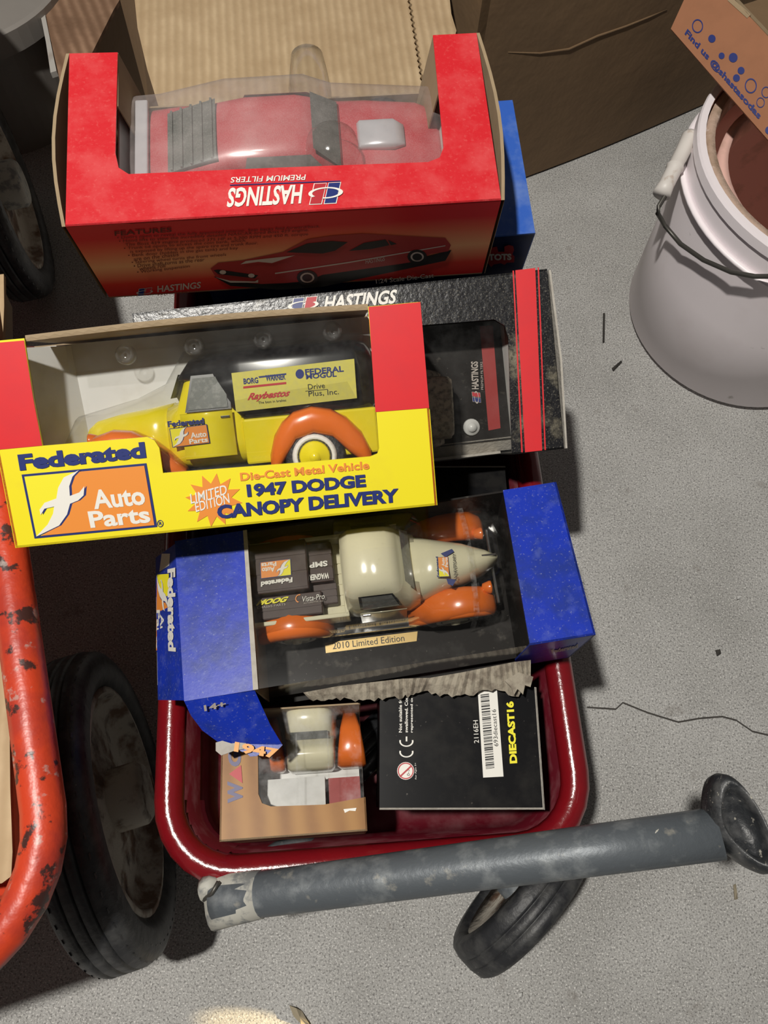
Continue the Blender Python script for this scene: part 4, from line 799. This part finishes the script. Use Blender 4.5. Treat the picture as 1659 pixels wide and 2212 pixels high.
def face_pt(t, z):
    b = .012*math.sin(math.pi*t)*math.sin(math.pi*min(1, z/hh+.15)); return c0.lerp(c1, t)+bk*(-b)+Vector((0, 0, z))
for i in range(NX+1):
    for j in range(NZ+1): vv.append(face_pt(i/NX, .004+hh*j/NZ))
mk('front_panel', vv, [(i*(NZ+1)+j, (i+1)*(NZ+1)+j, (i+1)*(NZ+1)+j+1, i*(NZ+1)+j+1) for i in range(NX) for j in range(NZ)], M['browncarton'], BC, True, world=True)
bb = [c0, c1, c1+bk*.35, c0+bk*.35]; bb = [p+bk*.0145 for p in bb[:2]]+bb[2:]
vv = [p+Vector((0, 0, .003)) for p in bb]+[p+Vector((0, 0, hh)) for p in bb]
mk('carton_body', vv, [(0, 1, 5, 4), (1, 2, 6, 5), (2, 3, 7, 6), (3, 0, 4, 7), (4, 5, 6, 7), (0, 1, 2, 3)], M['browncarton'], BC, world=True)
nf = Vector((dv.y, -dv.x, 0)); cpl = (c0.lerp(c1, .5)+nf*.010, nf)
def on_face(p):
    w = onplane(p, cpl); t = (w-c0).dot(dv)/(c1-c0).length; return face_pt(t, w.z)
crs = [(1105, 122), (1170, 120), (1230, 108), (1290, 78), (1350, 56), (1400, 36), (1440, 20)]
tube('crease', [on_face(p) for p in crs], [.0004, .0012, .0016, .0016, .0014, .0012, .0006], M['browncarton'], BC, 6, world=True)
# left background: corrugated flap carton and grey tub
FC = thing('cardboard_carton', 'brown ribbed cardboard carton with a pale taped edge, beside grey tub', 'carton', Matrix.Translation((-.42, .95, 0)))
z = .16
slab('ribbed_panel', [P(p, z) for p in ((86, -40), (282, -40), (245, 22), (200, 112), (160, 175), (135, 205), (124, 150), (106, 70))], (0, 0, 1), .005, M['flute'], FC, world=True)
slab('taped_edge', [P(p, z+.001) for p in ((78, -40), (90, -40), (98, 35), (108, 85), (122, 153), (109, 157), (99, 90), (89, 40))], (0, 0, 1), .007, M['tape'], FC, world=True)
fb_ = [P(p, z-.006) for p in ((100, -30), (262, -30), (190, 105), (136, 190))]
vv = fb_+[Vector((p.x, p.y, 0)) for p in fb_]
mk('carton_body', vv, [(0, 1, 2, 3), (0, 1, 5, 4), (1, 2, 6, 5), (2, 3, 7, 6), (3, 0, 4, 7)], M['browncarton'], FC, world=True)
ta = P((44, 52), .17); tc_ = ta+Vector((-.80, .60, 0)).normalized()*.150
lathe('lidded_tub', [(.134, 0), (.140, .14), (.150, .142), (.150, .168), (.145, .170), (0, .170)], M['plaster'], None, Matrix.Translation((tc_.x, tc_.y, 0)), 64, smooth=False)
tag(bpy.data.objects['lidded_tub'], 'grey round lidded tub standing on the floor beside ribbed cardboard', 'tub')
# ================================================================= bucket with a carton on it
BK = thing('bucket', 'dirty white plastic bucket with wire bail and white hand grip', 'bucket', Matrix.Translation((.430, .635, 0)))
rb, rt, hb = .140, .153, .258
lathe_open('wall', [(.001, .003), (rb-.012, .003), (rb, .010), (rb+(rt-rb)*.5, hb*.5), (rt, hb-.03), (rt, hb)], M['bucket'], BK, None, 72)
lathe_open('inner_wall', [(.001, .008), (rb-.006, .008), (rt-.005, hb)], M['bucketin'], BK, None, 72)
lathe('rim', [(rt-.005, hb), (rt+.0015, hb+.0005), (rt+.003, hb-.002), (rt+.003, hb-.012), (rt, hb-.013), (rt-.005, hb-.006)], M['bucket'], BK, None, 72, smooth=False, closed=True)
lathe('stacking_ridge', [(rt, hb-.035), (rt+.006, hb-.036), (rt+.006, hb-.039), (rt, hb-.042)], M['bucket'], BK, None, 72, closed=True)
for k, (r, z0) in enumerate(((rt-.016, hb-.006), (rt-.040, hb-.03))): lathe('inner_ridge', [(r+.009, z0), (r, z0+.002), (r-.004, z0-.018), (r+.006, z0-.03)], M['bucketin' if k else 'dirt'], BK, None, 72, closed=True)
bail = [((1526, 292), .232), ((1505, 300), .235), ((1475, 355), .232), ((1440, 418), .222), ((1423, 446), .216), ((1421, 461), .213), ((1436, 487), .209), ((1470, 527), .207), ((1520, 562), .205), ((1580, 588), .204), ((1630, 597), .205), ((1680, 597), .208), ((1730, 585), .212)]
def on_bucket(p, gap):
    zz = .30
    while zz > .02:
        w = P(p, zz); r = rb+(rt-rb)*min(1, zz/hb)+(.006 if zz > hb-.045 else 0)
        if math.hypot(w.x-.430, w.y-.635) <= r+gap: return w
        zz -= .001
    return P(p, .1)
BW = tube('bail', [P(p, z_) if i < 6 else on_bucket(p, .016-.0015*(i-6)) for i, (p, z_) in enumerate(bail)], .0024, M['wire'], BK, 10, world=True)
s0, s1 = P((1494, 290), .238), P((1429, 420), .222)
tube('hand_grip', [s0, s0.lerp(s1, .05), s0.lerp(s1, .3), s0.lerp(s1, .52), s0.lerp(s1, .56), s0.lerp(s1, .6), s0.lerp(s1, .85), s1], [.0075, .0088, .0078, .0080, .0092, .0078, .0080, .0092], M['sleeve'], BK, 16, world=True)
SC = thing('carton_tray', 'orange-brown carton tray printed with dark circles, resting on the bucket', 'carton', Matrix.Translation((.36, .62, .25)))
e0, e1 = P((1449, 62), .285), P((1720, 372), .285); t0 = P((1513, -78), .318)
ed = (e1-e0); t1 = t0+ed
npl = ed.cross(t0-e0).normalized(); npl = npl if npl.z > 0 else -npl
slab('printed_panel', [e0, e1, t1, t0], npl, .004, M['shasta'], SC, world=True); spl = (e0.copy(), npl)
bo = Vector((ed.y, -ed.x, 0)).normalized(); bo = bo if bo.y > 0 else -bo
slab('tray_floor', [e0+bo*.004, e1+bo*.004, e1+bo*.16, e0+bo*.16], (0, 0, 1), .004, M['browncarton'], SC, world=True)
slab('back_panel', [t0+bo*.15, t1+bo*.15, e1+bo*.16, e0+bo*.16], -bo, .004, M['browncarton'], SC, world=True)
edge = [t0.lerp(t1, i/24)+npl*.0005*(i % 2)+bo*.0005 for i in range(25)]
mk('cut_edge', [p for a in edge for p in (a+npl*.0008, a+bo*.005-npl*.002)], [(2*i, 2*i+2, 2*i+3, 2*i+1) for i in range(24)], M['kraft'], SC, world=True)
slab('locking_tab', [onplane(p, spl)+npl*.0006 for p in ((1575, -10), (1622, 32), (1614, 40), (1572, 2))], npl, .003, M['kraft'], SC, world=True)
def disc(px, r, filled):
    p = onplane(px, spl)
    if filled: poly(SC, 'printed_dot', [(px[0]+r*math.cos(a*.262), px[1]+r*1.08*math.sin(a*.262)) for a in range(24)], spl, M['navy'], .0005)
    else: band(SC, 'printed_circle', (.5, .5), .5, .5, .18, (px[0]-r, px[1]+r*1.25), (px[0]+r, px[1]+r*1.25), (px[0]-r, px[1]-r*1.25), spl, M['navy'], .0005)
for px, r, f_ in (((1507, 57), 12, 0), ((1538, 84), 8, 1), ((1559, 121), 6.5, 1), ((1584, 125), 9.5, 1), ((1601, 153), 7.5, 1), ((1591, 169), 7.5, 1), ((1622, 186), 13, 0), ((1655, 200), 10, 0), ((1643, 222), 9, 0), ((1661, 282), 8, 1)): disc(px, r, f_)
text(SC, 'Find us @shastasodas', (1477, 77), (1637, 262), (1486, 62), spl, M['navy'], .0006, .035)
# ================================================================= floor litter
def leaf(name, pts, m, label, cat):
    v = [P(p, .002+.004*(i % 2)) for i, p in enumerate(pts)]; n_ = len(v); c = sum(v, Vector())/n_+Vector((0, 0, .003))
    o = mk(name, v+[p-Vector((0, 0, .0012)) for p in v]+[c], [(i, (i+1) % n_, 2*n_) for i in range(n_)]+[(i, (i+1) % n_, n_+(i+1) % n_, n_+i) for i in range(n_)]+[tuple(range(2*n_-1, n_-1, -1))], m); tag(o, label, cat)
leaf('dry_leaf', [(625, 2172), (640, 2178), (652, 2184), (668, 2212), (672, 2225), (650, 2212), (634, 2195)], M['leafpale'], 'curled dry brown leaf beside the warm patch of sunlight', 'leaf')
leaf('leaf_scrap', [(478, 1990), (492, 1975), (506, 1972), (498, 1984), (484, 1992)], M['leaf'], 'small dark leaf scrap under the pale handle end', 'leaf')
leaf('paper_chip', [(1255, 1251), (1261, 1251), (1262, 1258), (1256, 1258)], M['scrap'], 'tiny white chip on the floor touching the blue box outline', 'scrap')
leaf('paper_chip', [(1593, 1288), (1600, 1287), (1600, 1294), (1594, 1294)], M['scrap'], 'tiny white chip on bare floor away from the wagon', 'scrap')
leaf('paper_chip', [(1120, 2146), (1128, 2145), (1129, 2154), (1121, 2155)], M['scrap'], 'tiny white chip on the floor before the black tyre', 'scrap')
leaf('pebble', [(1546, 1404), (1556, 1402), (1558, 1412), (1550, 1416)], M['pebble'], 'small dark pebble on floor near the long crack', 'pebble')
leaf('straw', [(1585, 1912), (1590, 1910), (1594, 1942), (1588, 1944)], M['leafpale'], 'short straw lying on floor below the handle grip', 'straw')
leaf('straw', [(1303, 676), (1307, 676), (1306, 738), (1302, 738)], M['pebble'], 'long thin dark sliver on floor beside the white bucket', 'straw')
leaf('straw', [(1322, 795), (1342, 778), (1344, 782), (1325, 799)], M['pebble'], 'short slanting dark sliver on floor beside the white bucket', 'straw')
